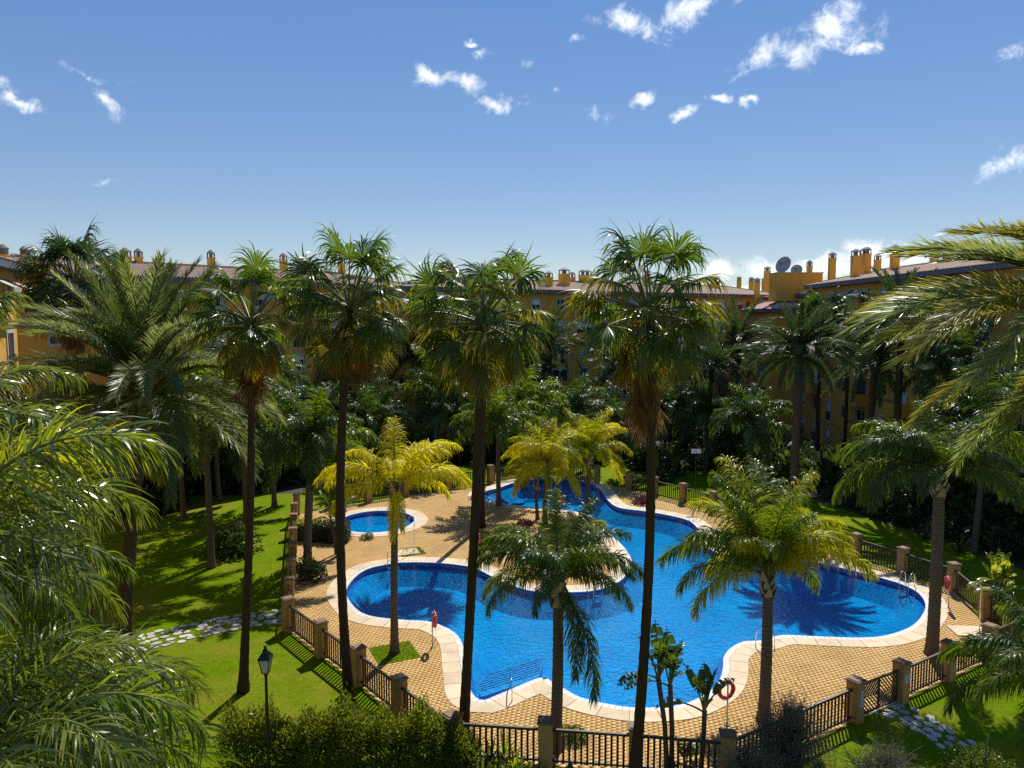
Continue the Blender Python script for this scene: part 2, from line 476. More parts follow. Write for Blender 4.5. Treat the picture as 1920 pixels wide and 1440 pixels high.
class MB:
    """collects shapes; build() links them as one mesh object"""

    def __init__(self):
        self.v, self.f = [], []

    def add(self, vs, fs):
        o = len(self.v)
        self.v += [tuple(p) for p in vs]
        self.f += [tuple(i + o for i in f) for f in fs]
        return self

    def box(self, c, s, rz=0.0, M=None):
        hx, hy, hz = s[0] / 2, s[1] / 2, s[2] / 2
        ps = [Vector((x, y, z)) for z in (-hz, hz) for y in (-hy, hy) for x in (-hx, hx)]
        if M is not None:
            ps = [M @ p for p in ps]
        elif rz:
            ca, sa = math.cos(rz), math.sin(rz)
            ps = [Vector((p.x * ca - p.y * sa, p.x * sa + p.y * ca, p.z)) for p in ps]
        c = Vector(c)
        return self.add([p + c for p in ps], [(0, 2, 3, 1), (4, 5, 7, 6), (0, 1, 5, 4), (2, 6, 7, 3), (0, 4, 6, 2), (1, 3, 7, 5)])

    def bar(self, a, b, w, h):
        a, b = Vector(a), Vector(b)
        d = b - a
        q = d.to_track_quat('X', 'Z').to_matrix()
        return self.box((a + b) / 2, (d.length, w, h), M=q)

    def tube(self, pts, rad, n=8, caps=True):
        pts = [Vector(p) for p in pts]
        if not isinstance(rad, (list, tuple)):
            rad = [rad] * len(pts)
        vs, fs = [], []
        ref = None
        for i, p in enumerate(pts):
            d = (pts[min(i + 1, len(pts) - 1)] - pts[max(i - 1, 0)]).normalized()
            if ref is None:
                ref = Vector((1, 0, 0)) if abs(d.x) < 0.8 else Vector((0, 1, 0))
            u = (ref - d * ref.dot(d)).normalized()
            ref = u
            w = d.cross(u)
            for k in range(n):
                a = 2 * math.pi * k / n
                vs.append(p + (u * math.cos(a) + w * math.sin(a)) * rad[i])
        for i in range(len(pts) - 1):
            for k in range(n):
                k2 = (k + 1) % n
                fs.append((i * n + k, i * n + k2, (i + 1) * n + k2, (i + 1) * n + k))
        if caps:
            fs.append(tuple(reversed(range(n))))
            fs.append(tuple((len(pts) - 1) * n + k for k in range(n)))
        return self.add(vs, fs)

    def lathe(self, prof, n=12, c=(0, 0, 0)):
        vs, fs = [], []
        for r, z in prof:
            for k in range(n):
                a = 2 * math.pi * k / n
                vs.append((c[0] + r * math.cos(a), c[1] + r * math.sin(a), c[2] + z))
        for i in range(len(prof) - 1):
            for k in range(n):
                k2 = (k + 1) % n
                fs.append((i * n + k, i * n + k2, (i + 1) * n + k2, (i + 1) * n + k))
        fs.append(tuple(reversed(range(n))))
        fs.append(tuple((len(prof) - 1) * n + k for k in range(n)))
        return self.add(vs, fs)

    def torus(self, c, R_, r_, M, n=20, k=8):
        vs, fs = [], []
        for i in range(n):
            a = 2 * math.pi * i / n
            for j in range(k):
                b = 2 * math.pi * j / k
                p = Vector(((R_ + r_ * math.cos(b)) * math.cos(a), (R_ + r_ * math.cos(b)) * math.sin(a), r_ * math.sin(b)))
                vs.append(M @ p + Vector(c))
        for i in range(n):
            for j in range(k):
                fs.append((i * k + j, ((i + 1) % n) * k + j, ((i + 1) % n) * k + (j + 1) % k, i * k + (j + 1) % k))
        return self.add(vs, fs)

    def poly(self, loops, z):
        """flat polygon with holes"""
        pl = [[Vector((p[0], p[1], 0)) for p in lp] for lp in loops]
        tris = geometry.tessellate_polygon(pl)
        vs = [(p.x, p.y, z) for lp in pl for p in lp]
        fs = []
        for a, b, c in tris:
            ar = (vs[b][0] - vs[a][0]) * (vs[c][1] - vs[a][1]) - (vs[c][0] - vs[a][0]) * (vs[b][1] - vs[a][1])
            fs.append((a, b, c) if ar > 0 else (a, c, b))
        return self.add(vs, fs)

    def mesh(self, name, mat, smooth=False, off=None):
        me = bpy.data.meshes.new(name)
        vs = self.v if off is None else [(p[0] - off[0], p[1] - off[1], p[2] - off[2]) for p in self.v]
        me.from_pydata(vs, [], self.f)
        if smooth:
            me.polygons.foreach_set('use_smooth', np.ones(len(me.polygons), dtype=bool))
        for m in (mat if isinstance(mat, (list, tuple)) else [mat]):
            me.materials.append(MAT[m])
        me.update()
        return me

    def build(self, name, mat, parent=None, smooth=False, off=None):
        return link(name, self.mesh(name, mat, smooth, off), parent)


def link(name, data, parent=None, loc=None, rz=0.0, scale=None):
    o = bpy.data.objects.new(name, data)
    col.objects.link(o)
    if parent is not None:
        o.parent = parent
    if loc is not None:
        o.location = loc
    if rz:
        o.rotation_euler = (0, 0, rz)
    if scale is not None:
        o.scale = (scale, scale, scale) if not isinstance(scale, (tuple, list)) else scale
    return o


def tag(o, label=None, cat=None, group=None, kind=None):
    if label:
        o['label'] = label
    if cat:
        o['category'] = cat
    if group:
        o['group'] = group
    if kind:
        o['kind'] = kind
    return o


def root(name, loc, label, cat, group=None, rz=0.0):
    return tag(link(name, None, None, loc, rz), label, cat, group)


def struct(o):
    o['kind'] = 'structure'
    return o


# ---------------------------------------------------------------- outlines on the ground
def closed_spline(pts, step):
    """closed Catmull-Rom through the survey points, resampled evenly, counter-clockwise"""
    P = [Vector((p[0], p[1])) for p in pts]
    n = len(P)
    out = []
    for i in range(n):
        p0, p1, p2, p3 = P[i - 1], P[i], P[(i + 1) % n], P[(i + 2) % n]
        for k in range(14):
            t = k / 14
            out.append(0.5 * ((2 * p1) + (p2 - p0) * t + (2 * p0 - 5 * p1 + 4 * p2 - p3) * t * t + (3 * p1 - p0 - 3 * p2 + p3) * t ** 3))
    A = np.array([[p.x, p.y] for p in out])
    for _ in range(6):  # soften tracing wobble
        A = 0.5 * A + 0.25 * (np.roll(A, 1, 0) + np.roll(A, -1, 0))
    seg = np.linalg.norm(np.roll(A, -1, 0) - A, axis=1)
    s = np.concatenate([[0], np.cumsum(seg)])
    m = int(s[-1] / step)
    u = np.linspace(0, s[-1], m, endpoint=False)
    B = np.vstack([A, A[:1]])
    A = np.stack([np.interp(u, s, B[:, 0]), np.interp(u, s, B[:, 1])], 1)
    area = 0.5 * np.sum(A[:, 0] * np.roll(A[:, 1], -1) - np.roll(A[:, 0], -1) * A[:, 1])
    return A if area > 0 else A[::-1].copy()


def offset(A, d):
    """paired offset outwards (d>0) or inwards; samples that would fold over are bridged"""
    T = np.roll(A, -1, 0) - np.roll(A, 1, 0)
    T /= np.linalg.norm(T, axis=1)[:, None] + 1e-9
    Nn = np.stack([T[:, 1], -T[:, 0]], 1)
    B = A + Nn * d
    D = np.linalg.norm(B[:, None, :] - A[None], axis=2).min(1)
    ok = D > abs(d) * 0.985
    n = len(A)
    idx = np.where(ok)[0]
    if len(idx) < n:
        ext = np.concatenate([idx - n, idx, idx + n])
        Be = np.concatenate([B[idx]] * 3)
        for k in (0, 1):
            B[:, k] = np.interp(np.arange(n), ext, Be[:, k])
    return B


def inside(P, poly):
    x, y = P[:, 0], P[:, 1]
    r = np.zeros(len(P), bool)
    j = len(poly) - 1
    for i in range(len(poly)):
        xi, yi = poly[i]
        xj, yj = poly[j]
        c = ((yi > y) != (yj > y)) & (x < (xj - xi) * (y - yi) / (yj - yi + 1e-12) + xi)
        r ^= c
        j = i
    return r


POOL_PX = [(648, 1117), (667, 1147), (692, 1160), (730, 1166), (767, 1169), (802, 1171), (830, 1180), (855, 1195), (868, 1218), (873, 1250),
           (879, 1285), (884, 1306), (902, 1321), (930, 1312), (962, 1298), (1017, 1277), (1034, 1286), (1055, 1297), (1085, 1314), (1135, 1327), (1182, 1334),
           (1235, 1334), (1285, 1327), (1330, 1305), (1350, 1282), (1357, 1255), (1357, 1240), (1370, 1222), (1395, 1209), (1422, 1208), (1450, 1200),
           (1477, 1197), (1540, 1200), (1615, 1202), (1665, 1197), (1710, 1180), (1732, 1155), (1735, 1135), (1720, 1115), (1690, 1100), (1665, 1092),
           (1630, 1082), (1580, 1070), (1527, 1058), (1460, 1054), (1400, 1052), (1350, 1044), (1326, 1028), (1318, 1010), (1309, 995), (1292, 980), (1260, 971),
           (1210, 962), (1160, 955), (1138, 939), (1125, 920), (1097, 906), (1047, 900), (992, 902), (960, 909), (935, 918), (904, 926), (903, 936), (917, 942), (960, 950),
           (1000, 955), (1042, 958), (1082, 964), (1110, 972), (1130, 988), (1152, 1012), (1172, 1034), (1184, 1055), (1181, 1072), (1166, 1091), (1141, 1105),
           (1100, 1114), (1033, 1115), (993, 1112), (954, 1100), (922, 1085), (891, 1070), (855, 1063), (805, 1059), (755, 1059), (730, 1062), (690, 1071), (662, 1090)]
pool_a = closed_spline([G(x, y, -0.1) for x, y in POOL_PX], 0.25)
c0, c1 = G(632, 985, -0.1), G(777, 979, -0.1)
cy0, cy1 = G(705, 961, -0.1), G(705, 1003, -0.1)
cc = Vector(((c0.x + c1.x) / 2, (cy0.y + cy1.y) / 2))
rx, ry = (c1.x - c0.x) / 2, (cy0.y - cy1.y) / 2
pool_b = closed_spline([(cc.x + rx * math.cos(a), cc.y + ry * math.sin(a)) for a in np.linspace(0, 2 * math.pi, 24, endpoint=False)], 0.25)

PILLAR_H = 1.65


def P0(x, y):  # foot of a pillar whose top is seen at x, y
    p = G(x, y, PILLAR_H)
    return Vector((p.x, p.y, 0))


run_side = [P0(*p) for p in ((556, 926), (551, 943), (550, 963), (549, 989), (548, 1015), (546, 1048), (542, 1083))]
run_left = [P0(*p) for p in ((540, 1120), (601, 1163), (672, 1211), (748, 1268), (845, 1337))]
run_front = [run_left[-1], P0(1023, 1348), P0(1193, 1359), P0(1365, 1373)]
run_gate = [run_front[-1], P0(1487, 1321), P0(1605, 1272)]
run_right = [P0(*p) for p in ((1691, 1239), (1780, 1202), (1857, 1171), (1925, 1143))]
run_back = [run_right[-1]] + [P0(*p) for p in ((1850, 1103), (1789, 1055), (1694, 1026), (1606, 1000), (1529, 977), (1460, 956), (1395, 937), (1338, 921), (1281, 906), (1228, 894), (1180, 884))]
run_far = [P0(1120, 872), P0(1050, 866), P0(985, 866), P0(920, 872), P0(840, 884), P0(760, 895), P0(690, 905), P0(620, 915)]
deck_poly = [(p.x, p.y) for p in run_side + run_left + run_front[1:] + run_gate[1:] + run_right + run_back[1:] + run_far]
deck_np = np.array(deck_poly)

# ---------------------------------------------------------------- ground, deck, pools
S = 700.0
hole_a, hole_b = offset(pool_a, 0.3), offset(pool_b, 0.3)
g = MB().poly([[(-S, -S), (S, -S), (S, 2 * S), (-S, 2 * S)], hole_a[::2], hole_b[::2]], 0.0)
ground = struct(g.build('lawn_ground', 'lawn'))
d_ = MB().poly([deck_np, hole_a[::2], hole_b[::2]], 0.02)
deck = struct(d_.build('pool_deck', 'sand_joint'))

# pavers in running bond
q0, q1 = G(1441, 1328), G(1637, 1275)
ang = math.atan2(q1.y - q0.y, q1.x - q0.x)
ca, sa = math.cos(ang), math.sin(ang)
PL, PW, GAP = 0.22, 0.18, 0.012
iu, iv = np.meshgrid(np.arange(-300, 300), np.arange(-80, 520), indexing='ij')
U = iu * PL + (iv % 2) * PL / 2
Vv = iv * PW
X = U * ca - Vv * sa
Y = U * sa + Vv * ca
C = np.stack([X.ravel(), Y.ravel()], 1)
mn, mx = deck_np.min(0), deck_np.max(0)
C = C[(C[:, 0] > mn[0]) & (C[:, 0] < mx[0]) & (C[:, 1] > mn[1]) & (C[:, 1] < mx[1])]
C = C[inside(C, deck_np)]
C = C[~inside(C, offset(pool_a, 0.92)) & ~inside(C, offset(pool_b, 0.92))]
vis = np.argsort(C[:, 1] + 0.15 * np.abs(C[:, 0]))
# open-sky pavers next to the gate and front copings show largest
near_idx = vis[:300]
rest_idx = vis[300:]
hx, hy = (PL - GAP) / 2, (PW - GAP) / 2


def paver_block(cs, rs):
    n = len(cs)
    loc = np.array([[-hx, -hy], [hx, -hy], [hx, hy], [-hx, hy]])
    ro = np.stack([loc[:, 0] * ca - loc[:, 1] * sa, loc[:, 0] * sa + loc[:, 1] * ca], 1)
    top = np.zeros((n, 4, 3))
    bot = np.zeros((n, 4, 3))
    top[:, :, :2] = cs[:, None] + ro[None]
    bot[:, :, :2] = top[:, :, :2]
    tilt = rs.normal(0, 0.0012, (n, 4))
    top[:, :, 2] = 0.045 + rs.normal(0, 0.0015, (n, 1)) + tilt
    bot[:, :, 2] = 0.012
    Vt = np.concatenate([top, bot], 1).reshape(-1, 3)
    base = (np.arange(n) * 8)[:, None, None]
    fq = np.array([[0, 1, 2, 3], [0, 4, 5, 1], [1, 5, 6, 2], [2, 6, 7, 3], [3, 7, 4, 0]])[None]
    return Vt, (base + fq).reshape(-1, 4)


Vt, Fq = paver_block(C[rest_idx], rng)
o = link('paver_field', mesh_np('paver_field', Vt, Fq, ['paver'], smooth=False), deck)
o['kind'] = 'stuff'
Vt, Fq = paver_block(np.zeros((1, 2)), rng)
one = mesh_np('paver', Vt, Fq, ['paver'], smooth=False)
for i in near_idx:
    link('paver', one, deck, (C[i, 0], C[i, 1], rng.normal(0, 0.0015)))


def ring(A, B, z0, z1):
    """flat ring between paired loops with an outer and inner skirt"""
    n = len(A)
    mb = MB()
    vs = [(p[0], p[1], z1) for p in A] + [(p[0], p[1], z1) for p in B] + [(p[0], p[1], z0) for p in A] + [(p[0], p[1], z0) for p in B]
    fs = []
    for i in range(n):
        j = (i + 1) % n
        fs += [(i, i + n, j + n, j), (i, j, j + 2 * n, i + 2 * n), (i + n, i + 3 * n, j + 3 * n, j + n)]
    return mb.add(vs, fs)


def pool(A, tag_, depth):
    ledge = offset(A, -0.28)
    n = len(A)
    floor = offset(A, -1.25)
    basin = MB()
    vs = []
    for lp, z in ((A, 0.06), (A, -0.30), (ledge, -0.30), (floor, -depth)):
        vs += [(p[0], p[1], z) for p in lp]
    fs = []
    for k in range(3):
        for i in range(n):
            j = (i + 1) % n
            fs.append((k * n + i, k * n + j, (k + 1) * n + j, (k + 1) * n + i))
    basin.add(vs, fs)
    basin.poly([floor], -depth)
    me = basin.mesh('pool_basin', ['pool_tile', 'pool_ledge'])
    for i, p in enumerate(me.polygons):
        p.material_index = 1 if i < 2 * n else 0
    bo = struct(link('pool_basin', me))
    wv = MB().poly([offset(A, 0.004)], -0.03)
    struct(wv.build('pool_water', 'pool_water', None, smooth=False))
    inner, mid, outer = offset(A, -0.02), offset(A, 0.24), offset(A, 1.02)
    # short gutter tiles
    cp = struct(ring(offset(A, 0.005), offset(A, 1.0), 0.0, 0.035).build('pool_coping', 'sand_joint'))
    gt = MB()
    for i in range(0, n):
        j = (i + 1) % n
        a0, a1 = inner[i], inner[i] + (inner[j] - inner[i]) * 0.93
        b0, b1 = mid[i], mid[i] + (mid[j] - mid[i]) * 0.93
        if np.linalg.norm(b0 - b1) < 0.03:
            continue
        q = [a0, b0, b1, a1]
        z = 0.063 + rng.normal(0, 0.0012)
        gt.add([(p[0], p[1], z) for p in q] + [(p[0], p[1], 0.0) for p in q], [(0, 1, 2, 3), (0, 4, 5, 1), (1, 5, 6, 2), (2, 6, 7, 3), (3, 7, 4, 0)])
    go = gt.build('gutter_tiles', 'gutter_tile', cp)
    go['kind'] = 'stuff'
    mid2 = offset(A, 0.252)
    k = 0
    per = 4
    while k < n:
        e = min(k + per, n)
        if n - e < 2:
            e = n
        idx = [i % n for i in range(k, e + 1)]
        I = [mid2[i].copy() for i in idx]
        O = [outer[i].copy() for i in idx]
        shr = 0.014
        for L_ in (I, O):
            dd = L_[1] - L_[0]
            ln = np.linalg.norm(dd)
            if ln > 0.03:
                L_[0] = L_[0] + dd / ln * shr
            dd = L_[-2] - L_[-1]
            ln = np.linalg.norm(dd)
            if ln > 0.03:
                L_[-1] = L_[-1] + dd / ln * shr
        m_ = len(I)
        z = 0.068 + rng.normal(0, 0.0015)
        vs = [(p[0], p[1], z) for p in I] + [(p[0], p[1], z) for p in O] + [(p[0], p[1], 0.0) for p in I] + [(p[0], p[1], 0.0) for p in O]
        fs = []
        for i in range(m_ - 1):
            fs += [(i, i + m_, i + 1 + m_, i + 1), (i, i + 1, i + 1 + 2 * m_, i + 2 * m_), (i + m_, i + 3 * m_, i + 1 + 3 * m_, i + 1 + m_)]
        fs += [(0, 2 * m_, 3 * m_, m_), (m_ - 1, 2 * m_ - 1, 4 * m_ - 1, 3 * m_ - 1)]
        MB().add(vs, fs).build('coping_slab', 'coping', cp)
        k = e
    return bo


basin_a = pool(pool_a, 'main', 1.05)
basin_b = pool(pool_b, 'round', 0.7)


def pool_steps(a, b, away, n, tread, parent, spread=0.0):
    """submerged steps: edge a-b nearest the deck, going down along away"""
    a, b = Vector((a.x, a.y, 0)), Vector((b.x, b.y, 0))
    away = Vector((away.x, away.y, 0)).normalized()
    for i in range(n):
        z = -0.14 - i * 0.12
        e = (b - a).normalized() * spread * i
        p0, p1 = a + away * tread * i - e, b + away * tread * i + e
        q0_, q1_ = p0 + away * tread, p1 + away * tread
        vs = [(p.x, p.y, z) for p in (p0, p1, q1_, q0_)] + [(p.x, p.y, -1.04) for p in (p0, p1, q1_, q0_)]
        MB().add(vs, [(0, 1, 2, 3), (0, 4, 5, 1), (1, 5, 6, 2), (2, 6, 7, 3), (3, 7, 4, 0)]).build('pool_step', 'step_tile', parent)
        MB().bar((q0_.x, q0_.y, z + 0.006), (q1_.x, q1_.y, z + 0.006), 0.035, 0.02).build('step_nosing', 'step_line', parent)


sa_, sb_ = G(893, 1312, -0.2), G(1012, 1274, -0.2)
pool_steps(sa_ + (sb_ - sa_) * 0.06, sb_, G(918, 1235, -0.2) - G(912, 1316, -0.2), 7, 0.46, basin_a, 0.05)
sa_, sb_ = G(905, 931, -0.2), G(926, 941, -0.2)
pool_steps(sb_, sa_, G(985, 925, -0.2) - G(915, 934, -0.2), 6, 0.42, basin_a, 0.12)

# paths, beds
def sheet(name, pts, z, mat):
    return struct(MB().poly([[(p.x, p.y) for p in pts]], z).build(name, mat))


sheet('planting_bed', [G(x, y) for x, y in ((190, 935), (560, 925), (620, 915), (700, 897), (920, 868), (1180, 872), (1260, 868), (1330, 872), (1420, 905), (1520, 935), (1640, 975), (1790, 1020), (1960, 1085), (2300, 1160), (2300, 790), (1500, 800), (960, 780), (300, 830), (-300, 900), (-100, 935))], 0.006, 'soil')
sheet('front_walk', [Vector((-16.5, 21.0, 0)), Vector((-1.8, 22.6, 0)), Vector((-2.6, 24.2, 0)), Vector((-16.5, 23.4, 0))], 0.01, 'path_paving')
sheet('garden_path', [G(x, y) for x, y in ((280, 905), (420, 880), (560, 868), (560, 858), (400, 868), (270, 890))], 0.012, 'path_paving')
sheet('garden_path', [G(x, y) for x, y in ((1270, 862), (1330, 872), (1500, 905), (1700, 960), (1720, 945), (1520, 892), (1340, 862))], 0.012, 'path_paving')


def stone_path(center_px, width, n_rows, seed, name='stone_path'):
    rs = np.random.default_rng(seed)
    pts = [G(x, y) for x, y in center_px]
    L = [0]
    for a, b in zip(pts, pts[1:]):
        L.append(L[-1] + (b - a).length)
    rt = struct(link(name, None, None, pts[0]))
    s = 0.0
    base = MB()
    while s < L[-1]:
        k = max(i for i in range(len(L) - 1) if L[i] <= s)
        a, b = pts[k], pts[k + 1]
        d = (b - a).normalized()
        c = a + d * (s - L[k])
        nrm = Vector((-d.y, d.x, 0))
        for r in range(n_rows):
            off_ = (r - (n_rows - 1) / 2) * width / n_rows
            p = c + nrm * (off_ + rs.normal(0, 0.05)) + d * rs.normal(0, 0.08 + 0.1 * (r % 2))
            rad = width / n_rows * 0.47 * rs.uniform(0.8, 1.12)
            m = rs.integers(6, 9)
            an = np.sort(np.linspace(0, 2 * math.pi, m, endpoint=False) + rs.uniform(-0.28, 0.28, m))
            rr = rad * rs.uniform(0.75, 1.15, m)
            loop = [(p.x + d.x * math.cos(t) * q * 1.35 + nrm.x * math.sin(t) * q, p.y + d.y * math.cos(t) * q * 1.35 + nrm.y * math.sin(t) * q) for t, q in zip(an, rr)]
            h = 0.035 + rs.uniform(0, 0.012)
            ins = [(p.x + (x - p.x) * 0.92, p.y + (y - p.y) * 0.92) for x, y in loop]
            vs = [(x, y, h) for x, y in ins] + [(x, y, h - 0.012) for x, y in loop] + [(x, y, -0.01) for x, y in loop]
            fs = [tuple(range(m))] + [(i, i + m, (i + 1) % m + m, (i + 1) % m) for i in range(m)] + [(i + m, i + 2 * m, (i + 1) % m + 2 * m, (i + 1) % m + m) for i in range(m)]
            MB().add(vs, fs).build('flagstone', 'stone', rt, off=pts[0])
        s += width / n_rows * 1.16
    return rt


stone_path([(165, 1238), (215, 1222), (300, 1197), (400, 1175), (470, 1162), (536, 1155)], 2.1, 5, 3)
stone_path([(1650, 1325), (1700, 1340), (1745, 1365), (1790, 1395)], 1.5, 4, 5)


# ---------------------------------------------------------------- fences
def fence(name, label, pts, group='brown wooden railings with ochre pillars round the pool', skip_pillars=(), solid=False):
    rt = root(name, pts[0], label, 'fence', group)
    o_ = pts[0]
    for i, p in enumerate(pts):
        if i in skip_pillars:
            continue
        d = (pts[min(i + 1, len(pts) - 1)] - pts[max(i - 1, 0)])
        rz = math.atan2(d.y, d.x)
        pm = MB().box((p.x, p.y, 0.79), (0.46, 0.46, 1.58), rz).build('pillar', 'pillar_stucco', rt, off=o_)
        cm = MB()
        cm.box((p.x, p.y, 1.60), (0.54, 0.54, 0.06), rz)
        cm.box((p.x, p.y, 1.645), (0.42, 0.42, 0.035), rz)
        cm.build('pillar_cap', 'cap_tile', pm, off=o_)
    pick = MB().box((0, 0, 0.68), (0.075, 0.035, 1.10)).mesh('picket', 'dark_wood')
    for a, b in zip(pts, pts[1:]):
        d = b - a
        L = d.length
        u = d / L
        rz = math.atan2(u.y, u.x)
        a2, b2 = a + u * 0.2, b - u * 0.2
        for z, w, h in ((1.28, 0.085, 0.085), (0.22, 0.07, 0.07)):
            MB().bar((a2.x, a2.y, z), (b2.x, b2.y, z), w, h).build('rail', 'rail_wood', rt, off=o_)
        n = max(2, int((L - 0.5) / 0.2))
        for k in range(n):
            p = a + u * (0.3 + (L - 0.6) * (k + 0.5) / n)
            link('picket', pick, rt, (p.x - o_.x, p.y - o_.y, rng.normal(0, 0.004)), rz + rng.normal(0, 0.02))
    return rt


fence('pool_fence', 'brown picket fence between lawn with lamp post and pool deck', run_left)
fence('pool_fence', 'brown picket fence behind the bird of paradise plants', run_front, skip_pillars=(0,))
fence('pool_fence', 'brown picket fence half hidden by grey twiggy bush beside the gate', run_gate, skip_pillars=(0,))
fence('pool_fence', 'brown picket fence from the gate pillar to the corner by the shower', run_right)
fence('pool_fence', 'long dark picket fence along the far lawn strip beyond the pool', run_back, skip_pillars=(0,))
fence('pool_fence', 'row of ochre pillars and dark railing edging the shaded left lawn', run_side)
fence('pool_fence', 'dark picket fence in the shade behind the upper pool', run_far)


def gate(a, b, label):
    rt = root('pool_gate', (a + b) / 2, label, 'gate')
    o_ = (a + b) / 2
    d = (b - a)
    L = d.length - 0.5
    u = d.normalized()
    p0, p1 = a + u * 0.26, b - u * 0.26
    Wd = (p1 - p0).length

    def pt(s, z):
        p = p0 + u * s
        return (p.x, p.y, z)
    fr = MB()
    for z in (0.15, 1.32):
        fr.bar(pt(0, z), pt(Wd, z), 0.06, 0.07)
    for s in (0.035, Wd / 2, Wd - 0.035):
        fr.bar(pt(s, 0.19), pt(s, 1.28), 0.062, 0.07)
    fr.build('gate_frame', 'rail_wood', rt, off=o_)
    half = Wd / 2
    for s0, s1, sgn0 in ((0.07, half - 0.035, 1), (half + 0.035, Wd - 0.07, -1)):
        for z0, z1, sgn1 in ((0.185, 0.735, -1), (0.735, 1.285, 1)):
            sg = sgn0 * sgn1
            wd_, ht = s1 - s0, z1 - z0
            step_ = 0.17
            k = -ht + step_ * 0.5
            while k < wd_:
                # line s = k + (z offset), clipped to the panel
                ta, tb_ = max(0.0, -k), min(ht, wd_ - k)
                if tb_ - ta > 0.06:
                    A_, B_ = (k + ta, ta), (k + tb_, tb_)
                    if sg < 0:
                        A_, B_ = (wd_ - A_[0], A_[1]), (wd_ - B_[0], B_[1])
                    MB().bar(pt(s0 + A_[0], z0 + A_[1]), pt(s0 + B_[0], z0 + B_[1]), 0.03, 0.05).build('slat', 'dark_wood', rt, off=o_)
                k += step_
    MB().bar(pt(half - 0.16, 0.72), pt(half - 0.05, 0.72), 0.09, 0.05).build('latch', 'black_iron', rt, off=o_)
    return rt


gate(run_gate[-1], run_right[0], 'brown wooden gate with chevron slats above the stepping stone path')
gate(run_left[0], run_side[-1], 'brown wooden gate with chevron slats at end of flagstone path on lawn')

# notice plates on the gate pillars
for pil, w, h, z, rows, lab in ((run_gate[-1], 0.16, 0.62, 0.95, 5, 'narrow white plate with vertical characters on gate pillar'),
                                (run_right[0], 0.34, 0.30, 1.0, 4, 'small white notice with lines of text on gate pillar')):
    d = run_right[0] - run_gate[-1]
    u = d.normalized()
    nrm = Vector((u.y, -u.x, 0))
    c = pil + nrm * 0.245
    rz = math.atan2(u.y, u.x)
    rt = root('notice_sign', (c.x, c.y, z), lab, 'sign', rz=rz)
    MB().box((0.06, 0, 0), (w, 0.012, h)).build('plate', 'sign_white', rt)
    mk = MB()
    for r_ in range(rows):
        zz = h * 0.42 - (r_ + 0.5) * h * 0.84 / rows
        if w < 0.2:
            mk.box((0.06, -0.008, zz), (w * 0.5, 0.004, 0.018))
            mk.box((0.06 - w * 0.22, -0.008, zz + 0.03), (0.018, 0.004, 0.06))
            mk.box((0.06 + w * 0.22, -0.008, zz - 0.005), (0.018, 0.004, 0.07))
        else:
            mk.box((0.06, -0.008, zz), (w * (0.8 - 0.12 * (r_ % 2)), 0.004, 0.025))
    mk.build('lettering', 'sign_ink', rt)


# ---------------------------------------------------------------- foliage geometry
UP = np.array([0.0, 0.0, 1.0])


def norm(a):
    return a / (np.linalg.norm(a, axis=-1, keepdims=True) + 1e-9)


def strips(P, D, N, Len, Wid, S, droop, prof):
    """M tapered leaf strips bending under gravity. returns verts, quads, t"""
    M = len(P)
    P, D, N = P.copy(), norm(D), N.copy()
    Len = np.broadcast_to(np.asarray(Len, float), (M,))
    Wid = np.broadcast_to(np.asarray(Wid, float), (M,))
    V = np.zeros((M, S + 1, 2, 3))
    for k in range(S + 1):
        N = norm(N - D * np.sum(N * D, 1, keepdims=True))
        w = np.cross(D, N)
        h = (Wid * prof[k] * 0.5)[:, None]
        V[:, k, 0] = P - w * h
        V[:, k, 1] = P + w * h
        if k < S:
            g_ = droop[k] if hasattr(droop, '__len__') else droop
            D = norm(D - UP * np.reshape(g_, (-1, 1)))
            P = P + D * (Len / S)[:, None]
    base = (np.arange(M) * (S + 1) * 2)[:, None]
    fs = []
    for k in range(S):
        fs.append(np.stack([base[:, 0] + 2 * k, base[:, 0] + 2 * k + 1, base[:, 0] + 2 * k + 3, base[:, 0] + 2 * k + 2], 1))
    t = np.tile(np.repeat(np.linspace(0, 1, S + 1), 2), M)
    return V.reshape(-1, 3), np.concatenate(fs), t


def tube_np(pts, rad, n=5):
    mb = MB()
    mb.tube([Vector(p) for p in pts], list(rad), n, caps=False)
    return np.array(mb.v), np.array(mb.f)


